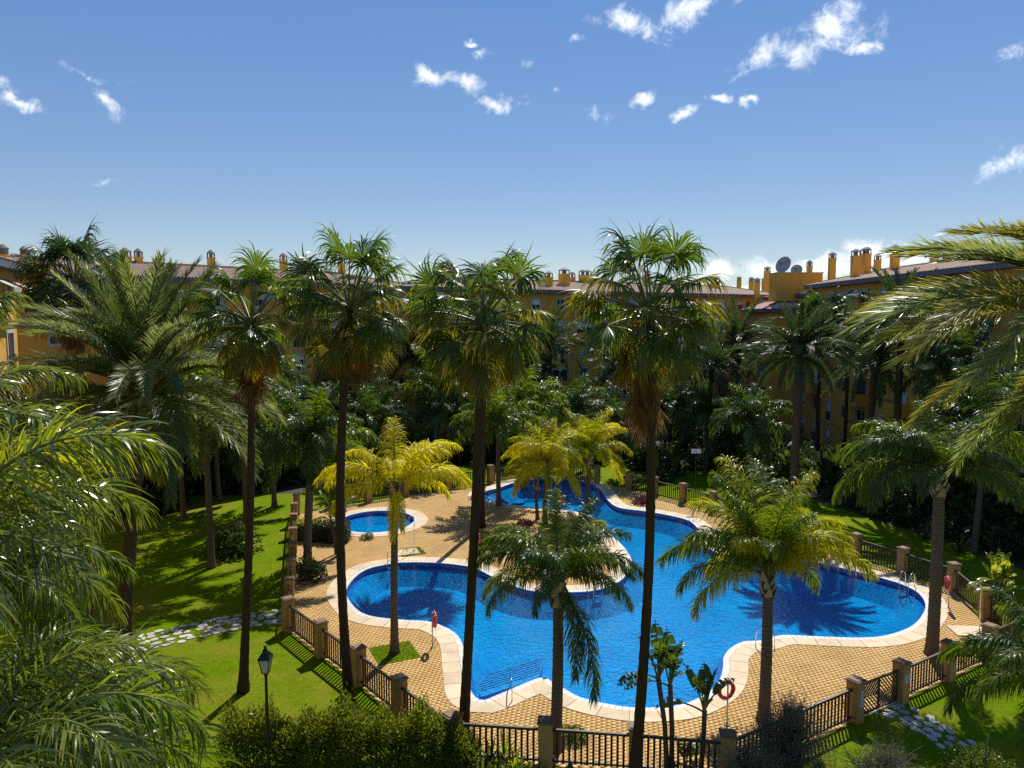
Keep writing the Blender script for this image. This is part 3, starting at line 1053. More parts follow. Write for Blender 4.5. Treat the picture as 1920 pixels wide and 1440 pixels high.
def frond_mesh(name, L, e0, e1, n, ll, lw, S, style, mat, seed, power=1.4, petiole='petiole_mat', bare=0.13):
    rs = np.random.default_rng(seed)
    K = 18
    s = np.linspace(0, 1, K)
    e = np.radians(e0 + (e1 - e0) * s ** power)
    sway = np.cumsum(np.sin(s * 2.2 + rs.uniform(-1, 1))) * 0.012 * L * rs.choice([-1, 1]) / K * 2
    T = np.stack([np.cos(e), np.zeros(K), np.sin(e)], 1)
    pos = np.zeros((K, 3))
    pos[1:] = np.cumsum((T[1:] + T[:-1]) / 2 * L / (K - 1), 0)
    pos[:, 1] += sway * s
    vr, fr = tube_np(pos, 0.045 * (1 - s) + 0.008, 5)
    P, D, Nn, Ln, Wd = [], [], [], [], []
    for side in (-1, 1):
        u = np.sort(np.clip(np.linspace(bare, 0.995, n) + rs.normal(0, 0.25 / n, n), bare, 1))
        ee = np.radians(e0 + (e1 - e0) * u ** power)
        Tu = np.stack([np.cos(ee), 0 * u, np.sin(ee)], 1)
        Nu = np.stack([-np.sin(ee), 0 * u, np.cos(ee)], 1)
        Pu = np.stack([np.interp(u, s, pos[:, k]) for k in range(3)], 1)
        B = np.tile([0, side, 0], (n, 1)).astype(float)
        if style == 'queen':
            a = np.radians(72 - 38 * u + rs.normal(0, 8, n))
            r = np.radians(rs.choice([-38, 2, 40], n) + rs.normal(0, 13, n))
            prof_l = np.minimum(1, 0.55 + 2.2 * (u - bare)) * (1 - 0.55 * np.clip((u - 0.55) / 0.45, 0, 1) ** 1.5)
        else:
            a = np.radians(58 - 32 * u + rs.normal(0, 4, n))
            r = np.radians(rs.choice([8, 34], n) + rs.normal(0, 8, n))
            prof_l = np.minimum(1, 0.45 + 2.6 * (u - bare)) * (1 - 0.45 * np.clip((u - 0.6) / 0.4, 0, 1))
        side_v = np.cos(r)[:, None] * B + np.sin(r)[:, None] * Nu
        P.append(Pu)
        D.append(np.cos(a)[:, None] * Tu + np.sin(a)[:, None] * side_v)
        Nn.append(norm(Nu * np.cos(r)[:, None] - B * np.sin(r)[:, None] + rs.normal(0, 0.22, (n, 3))))
        Ln.append(ll * prof_l * rs.uniform(0.85, 1.1, n))
        Wd.append(lw * rs.uniform(0.8, 1.15, n))
    P, D, Nn, Ln, Wd = map(np.concatenate, (P, D, Nn, Ln, Wd))
    x = np.linspace(0, 1, S + 1)
    prof = np.minimum(0.55 + 2.2 * x, 1) * (1 - x ** 2.4) + 0.02
    if style == 'queen':
        dl, dh = (0.0, 0.36) if ll > 1.2 else (0.15, 0.75)
        dr = [rs.uniform(dl, dh, len(P)) * (0.35 + 1.1 * k / S) for k in range(S)]
    else:
        dr = [rs.uniform(0.0, 0.10, len(P)) for k in range(S)]
    vl, fl, t = strips(P, D, Nn, Ln, Wd, S, dr, prof)
    V = np.concatenate([vr, vl])
    Fq = np.concatenate([fr, fl + len(vr)])
    mi = np.concatenate([np.ones(len(fr), int), np.zeros(len(fl), int)])
    return mesh_np(name, V, Fq, [mat, petiole], np.concatenate([np.zeros(len(vr)), t]), mi)


def fan_mesh(name, e0, bend, mat, seed, pet=1.25, blade=1.15, dead=False, n=38):
    rs = np.random.default_rng(seed)
    K = 8
    s = np.linspace(0, 1, K)
    e = np.radians(e0 - bend * s ** 1.5)
    T = np.stack([np.cos(e), 0 * s, np.sin(e)], 1)
    pos = np.zeros((K, 3))
    pos[1:] = np.cumsum((T[1:] + T[:-1]) / 2 * pet / (K - 1), 0)
    vr, fr = tube_np(pos, 0.035 * (1 - s) + 0.016, 4)
    spread = R(62) if dead else R(118)
    phi = np.linspace(-spread, spread, n) + rs.normal(0, 0.012, n)
    eb = e[-1] - R(12)
    Tb = np.array([math.cos(eb), 0, math.sin(eb)])
    Nb = np.array([-math.sin(eb), 0, math.cos(eb)])
    Bb = np.array([0.0, 1.0, 0.0])
    # the fan cups a little: side segments lift, outer ones fold down
    cup = (0.10 if not dead else -0.35) - 0.22 * np.abs(np.sin(phi))
    D = np.cos(phi)[:, None] * Tb + np.sin(phi)[:, None] * Bb + cup[:, None] * Nb * 0.6
    alt = np.where(np.arange(n) % 2 == 0, 1.0, -1.0)
    tang = -np.sin(phi)[:, None] * Tb + np.cos(phi)[:, None] * Bb
    Nn = norm(Nb + alt[:, None] * tang * 0.42 + rs.normal(0, 0.06, (n, 3)))
    Ln = blade * (0.72 + 0.28 * np.cos(phi * 0.8)) * rs.uniform(0.86, 1.1, n)
    S_ = 7
    x = np.linspace(0, 1, S_ + 1)
    wm = blade * 0.52 * 2 * spread / n * 1.12
    prof = np.where(x < 0.5, x / 0.5, 1 - ((x - 0.5) / 0.5) ** 0.8 * 0.97) + 0.03
    base_dr = np.where(x[:-1] < 0.42, 0.03, 0.26 + 0.7 * (x[:-1] - 0.4))
    amp = rs.uniform(0.2, 2.7, n)
    dr = [base_dr[k] * amp for k in range(S_)]
    P = np.tile(pos[-1], (n, 1))
    vl, fl, t = strips(P, D, Nn, Ln, wm, S_, dr, prof)
    V = np.concatenate([vr, vl])
    Fq = np.concatenate([fr, fl + len(vr)])
    mi = np.concatenate([np.ones(len(fr), int), np.zeros(len(fl), int)])
    return mesh_np(name, V, Fq, [mat, 'petiole_dead' if dead else 'petiole_mat'], np.concatenate([np.zeros(len(vr)), t]), mi)


# library of shared fronds, built for the pitch they hang at
QB = {'up': (86, 28), 'high': (70, -26), 'mid': (50, -58), 'low': (22, -78), 'drop': (-12, -88), 'hang': (-55, -92)}
DB = {'up': (80, 48), 'high': (62, -8), 'mid': (42, -36), 'low': (18, -55), 'drop': (-8, -66)}
FB, FPET = {}, {}
for _i, _e in enumerate((86, 73, 61, 49, 37, 25, 12, -2, -16, -30, -46)):
    FB['e%d' % _i] = (_e, 5 + 2.2 * _i)
    FPET['e%d' % _i] = 1.75 - 0.05 * _i
LIB = {}


def lib_queen(mat, fine):
    key = ('q', mat, fine)
    if key not in LIB:
        n, lw, S_ = {3: (84, 0.046, 8), 2: (150, 0.040, 6), 1: (130, 0.046, 5), 0: (70, 0.075, 4)}[fine]
        LIB[key] = {b: [frond_mesh('frond', 4.3, e[0], e[1], n, 1.3 if fine == 3 else 1.05, lw, S_, 'queen', mat, 11 * i + hash_(b) + v) for v in range(2 if fine else 1)] for i, (b, e) in enumerate(QB.items())}
    return LIB[key]


def hash_(s):
    return sum(ord(c) * (i + 3) for i, c in enumerate(s)) % 977


def lib_date(mat, fine):
    key = ('d', mat, fine)
    if key not in LIB:
        n, lw, S_ = {1: (165, 0.030, 3), 0: (70, 0.07, 2)}[fine]
        LIB[key] = {b: [frond_mesh('frond', 4.8, e[0], e[1], n, 0.72, lw, S_, 'date', mat, 7 * i + hash_(b) + v, 1.25) for v in range(2 if fine else 1)] for i, (b, e) in enumerate(DB.items())}
    return LIB[key]


def lib_fan(mat, fine):
    key = ('f', mat, fine)
    if key not in LIB:
        LIB[key] = {b: [fan_mesh('fan_leaf', e[0], e[1], mat, 5 * i + hash_(b) + v, FPET[b], 1.3, n=50 if fine else 26) for v in range(3 if fine else 1)] for i, (b, e) in enumerate(FB.items())}
    return LIB[key]


def lib_dead():
    if 'dead' not in LIB:
        LIB['dead'] = [fan_mesh('dead_leaf', -58 - 6 * v, 24, 'fan_dead', 70 + v, pet=0.9, blade=1.25, dead=True, n=30) for v in range(4)]
    return LIB['dead']


def trunk(rt, hub, r0, r1, mat, bend=0.06, n=12, rs=None):
    """trunk from the root's origin to hub (local)"""
    K = 64
    pts, rad = [], []
    sw = Vector((rs.normal(0, bend), rs.normal(0, bend), 0)) if rs is not None else Vector((0, 0, 0))
    for i in range(K):
        f = i / (K - 1)
        ff = f ** 1.25
        p = Vector((hub.x * ff, hub.y * ff, hub.z * f)) + sw * math.sin(f * math.pi)
        r = r0 + (r1 - r0) * f + 0.10 * math.exp(-f * 22)
        r *= 1.0 + (0.03 if i % 2 else -0.03) + (rs.normal(0, 0.02) if rs is not None else 0)
        pts.append(p)
        rad.append(r)
    pts[0].z = -0.05
    return MB().tube(pts, rad, n).build('trunk', mat, rt, smooth=True)


_boot = None


def boots(rt, hub, r, h, count, rs):
    """old leaf bases round the top of the trunk"""
    global _boot
    if _boot is None:
        mb = MB()
        prof = [(0.0, 0.0, 0.15), (0.12, 0.06, 0.14), (0.28, 0.11, 0.10), (0.42, 0.15, 0.04)]
        vs, fs = [], []
        for z, out, w in prof:
            vs += [(out, -w, z), (out + 0.05, 0, z), (out, w, z), (out - 0.03, 0, z)]
        for i in range(len(prof) - 1):
            for k in range(4):
                fs.append((i * 4 + k, i * 4 + (k + 1) % 4, (i + 1) * 4 + (k + 1) % 4, (i + 1) * 4 + k))
        fs.append((12, 13, 14, 15))
        _boot = mb.add(vs, fs).mesh('leaf_base', 'boot')
    for i in range(count):
        a = i * 2.39996 + rs.uniform(-0.2, 0.2)
        z = hub.z - h + h * 0.85 * i / count
        f = max(0, z / hub.z) ** 1.25
        o = link('leaf_base', _boot, rt, (hub.x * f + math.cos(a) * (r - 0.03), hub.y * f + math.sin(a) * (r - 0.03), z), a)
        s_ = rs.uniform(0.8, 1.15)
        o.scale = (s_, s_, s_ * 0.9)


def crown(rt, hub, spec, lib, rs, scale=1.0, name='frond', lift=0.0):
    """spec: list of (azimuth deg, band[, scale])"""
    for sp in spec:
        az_, band = sp[0], sp[1]
        k = (sp[2] if len(sp) > 2 else 1.0) * scale * rs.uniform(0.92, 1.06)
        ms = lib[band]
        a = R(az_)
        o = link(name, ms[rs.integers(len(ms))], rt, (hub.x + 0.1 * math.cos(a), hub.y + 0.1 * math.sin(a), hub.z + lift), a, k)
        o.rotation_euler = (rs.normal(0, 0.07), rs.normal(0, 0.05), a)


def spiral(bands, rs, start=None, jit=12):
    """golden-angle spiral through (band, count) from top to bottom"""
    a = rs.uniform(0, 360) if start is None else start
    out = []
    for b, n in bands:
        for _ in range(n):
            out.append((a + rs.normal(0, jit), b))
            a += 137.5
    return out


def palm_root(name, base, hub_w, label, group=None):
    rt = root(name, base, label, 'palm tree', group)
    return rt, Vector((hub_w.x - base.x, hub_w.y - base.y, hub_w.z))


def hub_at(base, hx, hy, dy=0.0):
    return at(hx, hy, base.y + dy)


def fan_palm(base, hub, label, seed, fine=1, scale=1.0, n=(2, 3, 4, 4, 5, 5, 5, 5, 5, 5, 4), mat='fan_green', low='fan_olive', amber=3, dead=7, skirt=1.2, tr=(0.175, 0.13), group=None):
    rs = np.random.default_rng(seed)
    rt, h = palm_root('fan_palm', base, hub, label, group)
    trunk(rt, h, tr[0] * scale, tr[1] * scale, 'trunk_fan', 0.2, rs=rs)
    top = lib_fan(mat, fine)
    lo = lib_fan(low, fine)
    a = rs.uniform(0, 360)
    for i, b_ in enumerate(FB):
        for _ in range(n[i]):
            a += 137.5
            lib = lo if (i >= 9 or (i >= 4 and rs.random() < 0.4)) else top
            az_ = R(a + rs.normal(0, 10))
            ms = lib[b_]
            k = scale * rs.uniform(0.86, 1.1)
            o = link('fan_leaf', ms[rs.integers(len(ms))], rt, (h.x + 0.1 * math.cos(az_), h.y + 0.1 * math.sin(az_), h.z - 0.05 * i), az_, k)
            o.rotation_euler = (rs.normal(0, 0.28), rs.normal(0, 0.09), az_)
    if amber:
        am = lib_fan('fan_amber', fine)
        crown(rt, h - Vector((0, 0, 0.6)), [(rs.uniform(0, 360), 'e10', 0.85) for _ in range(amber)], am, rs, scale, 'yellowed_leaf')
    dd = lib_dead()
    for i in range(dead):
        az_ = i * 2.4 + rs.uniform(-0.3, 0.3)
        z = h.z - 0.5 - skirt * i / max(1, dead)
        f = (z / h.z) ** 1.25
        o = link('dead_leaf', dd[i % 4], rt, (h.x * f + 0.10 * math.cos(az_), h.y * f + 0.10 * math.sin(az_), z), az_, scale * rs.uniform(0.8, 1.1))
        o.rotation_euler = (rs.normal(0, 0.08), rs.normal(0, 0.06), az_)
    return rt


def queen_palm(base, hub, label, seed, spec=None, fine=1, scale=1.0, mat='queen_green', tr=(0.19, 0.14), nboots=12, group=None, mats2=None, boot_h=1.0):
    rs = np.random.default_rng(seed)
    rt, h = palm_root('queen_palm', base, hub, label, group)
    trunk(rt, h, tr[0], tr[1], 'trunk_queen', rs=rs)
    if nboots:
        boots(rt, h, tr[1], boot_h, nboots, rs)
    spec = spec or spiral([('up', 4), ('high', 6), ('mid', 7), ('low', 5), ('drop', 2)], rs)
    lib = lib_queen(mat, fine)
    lib2 = lib_queen(mats2, fine) if mats2 else lib
    for sp in spec:
        crown(rt, h, [sp], lib2 if (mats2 and rs.random() < 0.45) else lib, rs, scale)
    return rt


def date_palm(base, hub, label, seed, fine=1, scale=1.0, bands=(8, 12, 12, 10, 6), mat='date_green', mat2=None, tr=(0.30, 0.24), group=None, spec=None):
    rs = np.random.default_rng(seed)
    rt, h = palm_root('date_palm', base, hub, label, group)
    trunk(rt, h, tr[0], tr[1], 'trunk_date', rs=rs)
    if fine:
        boots(rt, h, tr[1], 0.9, 14, rs)
    lib = lib_date(mat, fine)
    lib2 = lib_date(mat2, fine) if mat2 else lib
    for sp in (spec or spiral(list(zip(DB, bands)), rs)):
        crown(rt, h, [sp], lib2 if rs.random() < 0.5 else lib, rs, scale)
    return rt


# ---------------------------------------------------------------- the four tall fan palms in front of the pool
b = G(456, 1297)
fan_palm(b, hub_at(b, 472, 596), 'tall fan palm rising from the lawn beside the lamp post', 21, scale=1.0, n=(2, 3, 2, 3, 3, 4, 4, 3, 3, 3, 2), amber=5, dead=11, skirt=1.3)
b = G(656, 1328)
fan_palm(b, hub_at(b, 655, 568), 'dense tall fan palm standing outside the fence with amber hanging leaves', 22, scale=1.08, n=(2, 3, 3, 4, 5, 5, 5, 5, 5, 5, 4), amber=6, dead=9, skirt=1.0)
b = G(868, 1402)
fan_palm(b, hub_at(b, 905, 588), 'tall fan palm by the fence corner pillar at the pool steps', 23, scale=1.02, n=(2, 2, 2, 2, 3, 4, 5, 5, 6, 6, 6), amber=6, dead=6, skirt=0.8, low='fan_olive')
b = G(1190, 1462)
fan_palm(b, hub_at(b, 1218, 572), 'tall fan palm with long rust brown skirt in front of the railing', 24, scale=1.0, n=(2, 3, 2, 3, 4, 5, 5, 5, 4, 3, 2), amber=5, dead=19, skirt=2.1)

# queen palms round the pool
b = G(740, 1226)
queen_palm(b, hub_at(b, 741, 915), 'yellow leaved queen palm in a grass square on the deck', 31,
           [(100, 'up', 0.8), (30, 'high', 0.9), (150, 'high', 0.8), (275, 'high', 0.72), (330, 'high', 0.8), (60, 'high', 0.85), (5, 'mid', 0.95), (350, 'mid', 0.9), (185, 'mid', 0.95), (172, 'mid', 0.8), (20, 'low', 0.7), (200, 'low', 0.8), (285, 'drop', 0.5), (270, 'hang', 0.5)],
           1, 1.0, 'queen_yellow', (0.18, 0.14), 8, boot_h=0.7)
b = G(1041, 1408)
queen_palm(b, hub_at(b, 1046, 1085), 'queen palm by the front railing with one long frond hanging over water', 32,
           [(90, 'up', 0.72), (30, 'up', 0.7), (150, 'high', 0.75), (270, 'high', 0.65), (50, 'high', 0.8), (5, 'mid', 0.82), (175, 'mid', 0.8), (120, 'mid', 0.75), (345, 'mid', 0.7), (195, 'low', 0.68), (20, 'low', 0.68), (335, 'hang', 0.95), (318, 'hang', 0.75), (240, 'low', 0.5), (80, 'low', 0.7), (10, 'high', 0.75), (190, 'high', 0.75), (230, 'high', 0.65), (310, 'high', 0.65), (165, 'mid', 0.85), (60, 'mid', 0.8), (260, 'mid', 0.55), (355, 'low', 0.75), (160, 'low', 0.7)],
           2, 1.0, 'queen_green', (0.21, 0.17), 14, mats2='queen_dark', boot_h=1.1)
b = G(1432, 1352)
queen_palm(b, hub_at(b, 1440, 1078), 'leafy queen palm on the deck beside the right pool lobe', 33,
           [(90, 'up', 1.1), (20, 'up', 1.05), (160, 'up', 1.05), (270, 'up', 0.95), (120, 'up', 1.15), (45, 'high', 0.95), (135, 'high', 0.95), (225, 'high', 0.8), (315, 'high', 0.8), (8, 'mid', 1.0), (175, 'mid', 1.0), (70, 'mid', 0.9), (340, 'mid', 0.95), (200, 'low', 0.9), (25, 'low', 0.7), (120, 'low', 0.8), (165, 'low', 0.85), (60, 'up', 0.9), (200, 'up', 0.85), (310, 'up', 0.8), (10, 'high', 0.9), (185, 'high', 0.9), (75, 'high', 1.0), (350, 'high', 0.85), (250, 'high', 0.75), (20, 'mid', 0.95), (150, 'mid', 0.95), (100, 'mid', 0.9)],
           2, 1.0, 'queen_green', (0.23, 0.17), 14, mats2='queen_lime', boot_h=0.9)
b = G(1747, 1228)
queen_palm(b, hub_at(b, 1762, 880), 'broad queen palm with brown leaf bases beside the right end of pool', 34,
           [(90, 'up', 0.8), (30, 'high', 0.95), (150, 'high', 0.95), (270, 'high', 0.7), (5, 'mid', 1.1), (175, 'mid', 1.15), (60, 'mid', 1), (120, 'mid', 1), (200, 'low', 1.05), (165, 'low', 1.1), (345, 'low', 1.1), (15, 'low', 1.0), (230, 'low', 0.7), (300, 'mid', 0.8), (320, 'low', 0.8), (190, 'mid', 1.1), (350, 'mid', 1.05), (160, 'mid', 1.05), (20, 'high', 0.95), (180, 'high', 0.95), (210, 'high', 0.85), (330, 'high', 0.85), (185, 'low', 1.0), (0, 'low', 1.0)],
           2, 1.0, 'queen_green', (0.26, 0.22), 20, mats2='queen_dark', boot_h=1.3)
b = G(577, 1062)
queen_palm(b, hub_at(b, 587, 842), 'dark green queen palm beside the round pool hedge', 35, spiral([('up', 5), ('high', 6), ('mid', 6), ('low', 5), ('drop', 3)], np.random.default_rng(3)), 1, 1.08, 'queen_dark', (0.26, 0.22), 16, mats2='queen_green', boot_h=1.4)
for i, (bx, by, hx_, hy_, k, mt, lab) in enumerate((
        (1022, 985, 1027, 868, 0.86, 'queen_lime', 'golden queen palm with twin trunk beside the upper pool'),
        (1104, 962, 1105, 850, 0.88, 'queen_lime', 'golden queen palm where the upper pool narrows'),
        (838, 893, 838, 790, 0.95, 'queen_dark', 'grey trunked queen palm behind the yellow palm'))):
    b = G(bx, by)
    queen_palm(b, hub_at(b, hx_, hy_), lab, 40 + i, None, 1, k, mt, (0.20, 0.15), 10, mats2='queen_yellow' if mt == 'queen_lime' else None)
b = G(903, 990)
fan_palm(b, hub_at(b, 912, 585), 'second tall fan palm on the deck behind the corner palm', 48, 1, 1.25, (2, 3, 3, 4, 5, 5, 5, 5, 5, 5, 4), 'fan_green', 'fan_olive', 3, 6)
b = G(1008, 975)
rt = queen_palm(b, hub_at(b, 1005, 900), 'short thin queen palm leaning against the twin golden palm', 47, spiral([('up', 2), ('high', 3), ('mid', 3)], np.random.default_rng(5)), 1, 0.62, 'queen_lime', (0.14, 0.11), 6)

# left date palm and its neighbour
b = G(233, 1255)
date_palm(b, hub_at(b, 272, 742), 'large arching date palm with leaning trunk on the left lawn', 51, scale=1.27, bands=(16, 20, 22, 18, 10), mat='date_pale', mat2='date_green')
b = G(184, 1215)
queen_palm(b, hub_at(b, 165, 905), 'queen palm with yellow tipped fronds beside the leaning date palm', 52,
           [(60, 'high', 0.9), (20, 'high', 1.0), (350, 'mid', 0.95), (10, 'mid', 1.05), (320, 'mid', 0.8), (140, 'mid', 0.9), (200, 'mid', 0.9), (90, 'up', 0.8), (255, 'high', 0.7), (300, 'low', 0.8), (225, 'low', 0.8)], 2, 1.05, 'queen_lime', (0.26, 0.2), 10, mats2='queen_green')

# palms close to the balcony, standing left and right of the view
def near_palm(hx, hy, Y):
    h = at(hx, hy, Y)
    return Vector((h.x - 0.3, h.y + 0.2, 0)), h


b, h = near_palm(-150, 1085, 9.0)
queen_palm(b, h, 'close queen palm with broad glossy fronds reaching in above the left lawn', 61,
           [(8, 'high', 0.95), (28, 'high', 0.85), (350, 'mid', 0.7), (45, 'mid', 0.75), (85, 'up', 0.7), (320, 'mid', 0.7), (70, 'mid', 0.75), (300, 'mid', 0.7), (95, 'high', 0.7)], 3, 0.9, 'queen_near', (0.2, 0.16), 8, mats2='queen_lime')
b, h = near_palm(-90, 1140, 14.5)
queen_palm(b, h, 'dense queen palm filling the gap between close palm and the lawn', 66,
           spiral([('up', 3), ('high', 7), ('mid', 8), ('low', 7), ('drop', 3)], np.random.default_rng(14)), 2, 0.82, 'queen_near', (0.2, 0.16), 8, mats2='queen_green')
b, h = near_palm(-190, 880, 15.0)
queen_palm(b, h, 'close queen palm with drooping fronds in front of the left building', 62,
           spiral([('up', 3), ('high', 7), ('mid', 9), ('low', 8)], np.random.default_rng(12)), 2, 0.95, 'queen_near', (0.2, 0.16), 8, mats2='queen_dark')
b, h = near_palm(-70, 1450, 8.0)
queen_palm(b, h, 'low queen palm with long arching strap leaflets below the balcony', 63,
           [(10, 'mid', 0.85), (45, 'mid', 0.85), (80, 'mid', 0.85), (115, 'mid', 0.85), (345, 'mid', 0.8), (320, 'mid', 0.8), (25, 'high', 0.7), (70, 'high', 0.65), (60, 'low', 0.9), (20, 'low', 0.9), (95, 'low', 0.8), (0, 'low', 0.8), (40, 'low', 0.8)], 3, 0.78, 'queen_near', (0.2, 0.16), 8, mats2='queen_green')
b, h = near_palm(130, 1450, 13.0)
queen_palm(b, h, 'queen palm whose crown spreads below the agaves at the lawn corner', 67,
           spiral([('high', 4), ('mid', 9), ('low', 8), ('drop', 4)], np.random.default_rng(24)), 3, 0.6, 'queen_near', (0.2, 0.16), 8, mats2='queen_lime')
b, h = near_palm(2170, 690, 14.0)
date_palm(b, h, 'close date palm with golden feather fronds sweeping in by the right building', 64, scale=1.12, mat='date_gold', mat2='date_pale',
          spec=[(a, 'high', k) for a, k in ((150, 0.85), (172, 0.9), (195, 0.85), (130, 0.9), (215, 0.8), (160, 0.8), (183, 0.95), (240, 0.9), (90, 1.0), (60, 1.0))]
          + [(a, 'mid', 1.0) for a in (112, 120, 128, 136, 144, 150, 156, 162, 168, 174, 180, 186, 192, 198, 204, 210, 218, 228, 240, 100, 80, 40, 320, 280)]
          + [(a, 'high', 1.0) for a in (140, 168, 190, 222)]
          + [(a, 'low', 0.8) for a in (120, 150, 200, 260, 90, 60, 20, 330)]
          + [(a, 'drop', 0.9) for a in (110, 70, 300)]
          + [(a, 'up', 0.9) for a in (0, 40, 320, 350, 70, 20)])
b, h = near_palm(1985, 1300, 21.0)
queen_palm(b, h, 'low queen palm with glossy fronds beside the stepping stones', 65,
           spiral([('up', 3), ('high', 5), ('mid', 7), ('low', 5)], np.random.default_rng(4)), 2, 0.8, 'queen_green', (0.18, 0.15), 8, mats2='queen_dark')

# ---------------------------------------------------------------- palms across the garden
b = Vector((at(150, 594, 38).x, 38, 0))
fan_palm(b, at(140, 530, 38), 'very tall bushy fan palm rising above the left roofs', 71, scale=1.1, n=(2, 4, 5, 6, 6, 7, 7, 7, 7, 6, 6), mat='fan_dark', low='fan_olive', amber=0, dead=12, skirt=1.2, tr=(0.22, 0.17))
GB = 'palms across the garden in front of the buildings'
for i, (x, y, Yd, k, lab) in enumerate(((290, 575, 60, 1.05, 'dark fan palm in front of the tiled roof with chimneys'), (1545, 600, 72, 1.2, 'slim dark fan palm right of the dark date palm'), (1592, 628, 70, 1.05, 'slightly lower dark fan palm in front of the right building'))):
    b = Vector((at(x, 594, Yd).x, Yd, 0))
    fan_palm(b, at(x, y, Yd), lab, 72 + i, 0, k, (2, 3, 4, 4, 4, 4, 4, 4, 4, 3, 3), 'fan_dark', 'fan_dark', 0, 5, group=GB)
for i, (x, y, Yd, k, lab) in enumerate(((1497, 668, 53, 0.82, 'dark date palm with bare black trunk before the right facade'), (1690, 622, 58, 1.1, 'dark date palm below the blue window of right building'), (1385, 648, 84, 1.15, 'dark date palm before the roof with satellite dishes'),
                                        (1335, 690, 78, 0.95, 'dark date palm behind the tall palm with rust skirt'), (790, 665, 84, 1.1, 'dark date palm between the two middle fan palms'), (1030, 650, 86, 1.0, 'dark date palm above the central facade windows'), (1640, 690, 60, 0.9, 'short dark date palm in the right hand garden'),
                                        (570, 690, 80, 1.15, 'dark date palm between the two left fan palms'), (960, 690, 90, 1.0, 'dark date palm behind the corner fan palm'), (1280, 665, 92, 1.1, 'dark date palm far back before the long block'), (420, 660, 72, 1.1, 'dark date palm behind the lawn fan palm'), (1160, 690, 88, 1.0, 'dark date palm left of the rust brown skirt'))):
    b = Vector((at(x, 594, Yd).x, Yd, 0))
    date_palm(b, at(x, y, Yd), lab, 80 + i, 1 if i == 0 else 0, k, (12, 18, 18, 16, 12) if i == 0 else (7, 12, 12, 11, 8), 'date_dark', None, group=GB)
for i, (x, y, Yd, k, mt, lab) in enumerate((
        (1412, 798, 66, 1.05, 'queen_dark', 'queen palm with pale trunk beside the far lawn strip'), (1165, 805, 70, 1.1, 'queen_dark', 'queen palm just left of the rust skirted trunk'),
        (825, 740, 74, 1.2, 'queen_green', 'queen palm above the grey trunk behind yellow palm'), (985, 765, 66, 1.0, 'queen_green', 'queen palm above the golden twin palm'),
        (1075, 775, 74, 1.05, 'queen_dark', 'queen palm below the central facade windows'), (1250, 775, 76, 1.1, 'queen_dark', 'queen palm right of the rust skirted trunk'),
        (935, 800, 60, 0.95, 'queen_green', 'queen palm behind the corner fan palm trunk'), (700, 800, 70, 1.1, 'queen_dark', 'queen palm behind the dense fan palm trunk'),
        (1330, 790, 74, 1.05, 'queen_dark', 'queen palm before the shaded ground floor wall'),
        (505, 790, 60, 1.15, 'queen_dark', 'queen palm left of the round pool palm'),
        (400, 755, 62, 1.1, 'queen_dark', 'queen palm shading the back of left lawn'),
        (1850, 800, 48, 1.05, 'queen_dark', 'queen palm under the golden date fronds'), (630, 760, 76, 1.2, 'queen_dark', 'queen palm beside the flat tiered cedar'),
        (455, 742, 50, 1.15, 'queen_dark', 'tall queen palm shading the middle of left lawn'), (380, 765, 45, 1.1, 'queen_green', 'queen palm right of the large arching date palm'),
        (330, 790, 56, 1.0, 'queen_dark', 'queen palm behind the large arching date palm'), (450, 810, 54, 0.95, 'queen_dark', 'queen palm over the dark end of left lawn'), (1800, 700, 54, 1.0, 'queen_dark', 'queen palm hugging the right block balconies'))):
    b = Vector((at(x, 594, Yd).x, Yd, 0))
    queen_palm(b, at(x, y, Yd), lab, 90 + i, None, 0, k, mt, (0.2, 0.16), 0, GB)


# ---------------------------------------------------------------- shrubs
def leaf_cloud(name, n, rad, ll, lw, mat, seed, lumps=9, lump_r=0.42, S_=2, up=0.3, flat=1.0):
    rs = np.random.default_rng(seed)
    c = rs.normal(0, 1, (lumps, 3))
    c = norm(c) * rs.uniform(0.25, 0.72, (lumps, 1))
    c[:, 2] = np.abs(c[:, 2]) * 0.9
    which = rs.integers(lumps, size=n)
    d = norm(rs.normal(0, 1, (n, 3)))
    r = lump_r * rs.uniform(0.55, 1.05, (n, 1)) ** 0.5
    p = (c[which] + d * r) * np.array(rad)
    p[:, 2] = np.maximum(p[:, 2], 0.02)
    D = norm(d + rs.normal(0, 0.6, (n, 3)) + UP * up)
    Nn = norm(rs.normal(0, 1, (n, 3)) + UP * 0.5)
    x = np.linspace(0, 1, S_ + 1)
    prof = np.sin(np.clip(x * 0.9 + 0.1, 0, 1) * math.pi) + 0.05
    V, F_, t = strips(p, D, Nn, ll * rs.uniform(0.7, 1.3, n), lw * rs.uniform(0.7, 1.3, n), S_, 0.12, prof)
    return mesh_np(name, V, F_, [mat], t)


def stems(rad, n, seed, r=0.02):
    rs = np.random.default_rng(seed)
    mb = MB()
    for i in range(n):
        a = rs.uniform(0, 6.28)
        e = Vector((rad[0] * 0.6 * math.cos(a) * rs.uniform(0.3, 1), rad[1] * 0.6 * math.sin(a) * rs.uniform(0.3, 1), rad[2] * rs.uniform(0.6, 1.1)))
        mb.tube([(e.x * 0.08, e.y * 0.08, -0.03), (e.x * 0.45 + rs.normal(0, 0.04), e.y * 0.45, e.z * 0.5), e], [r, r * 0.7, r * 0.3], 4)
    return mb


SH = {}


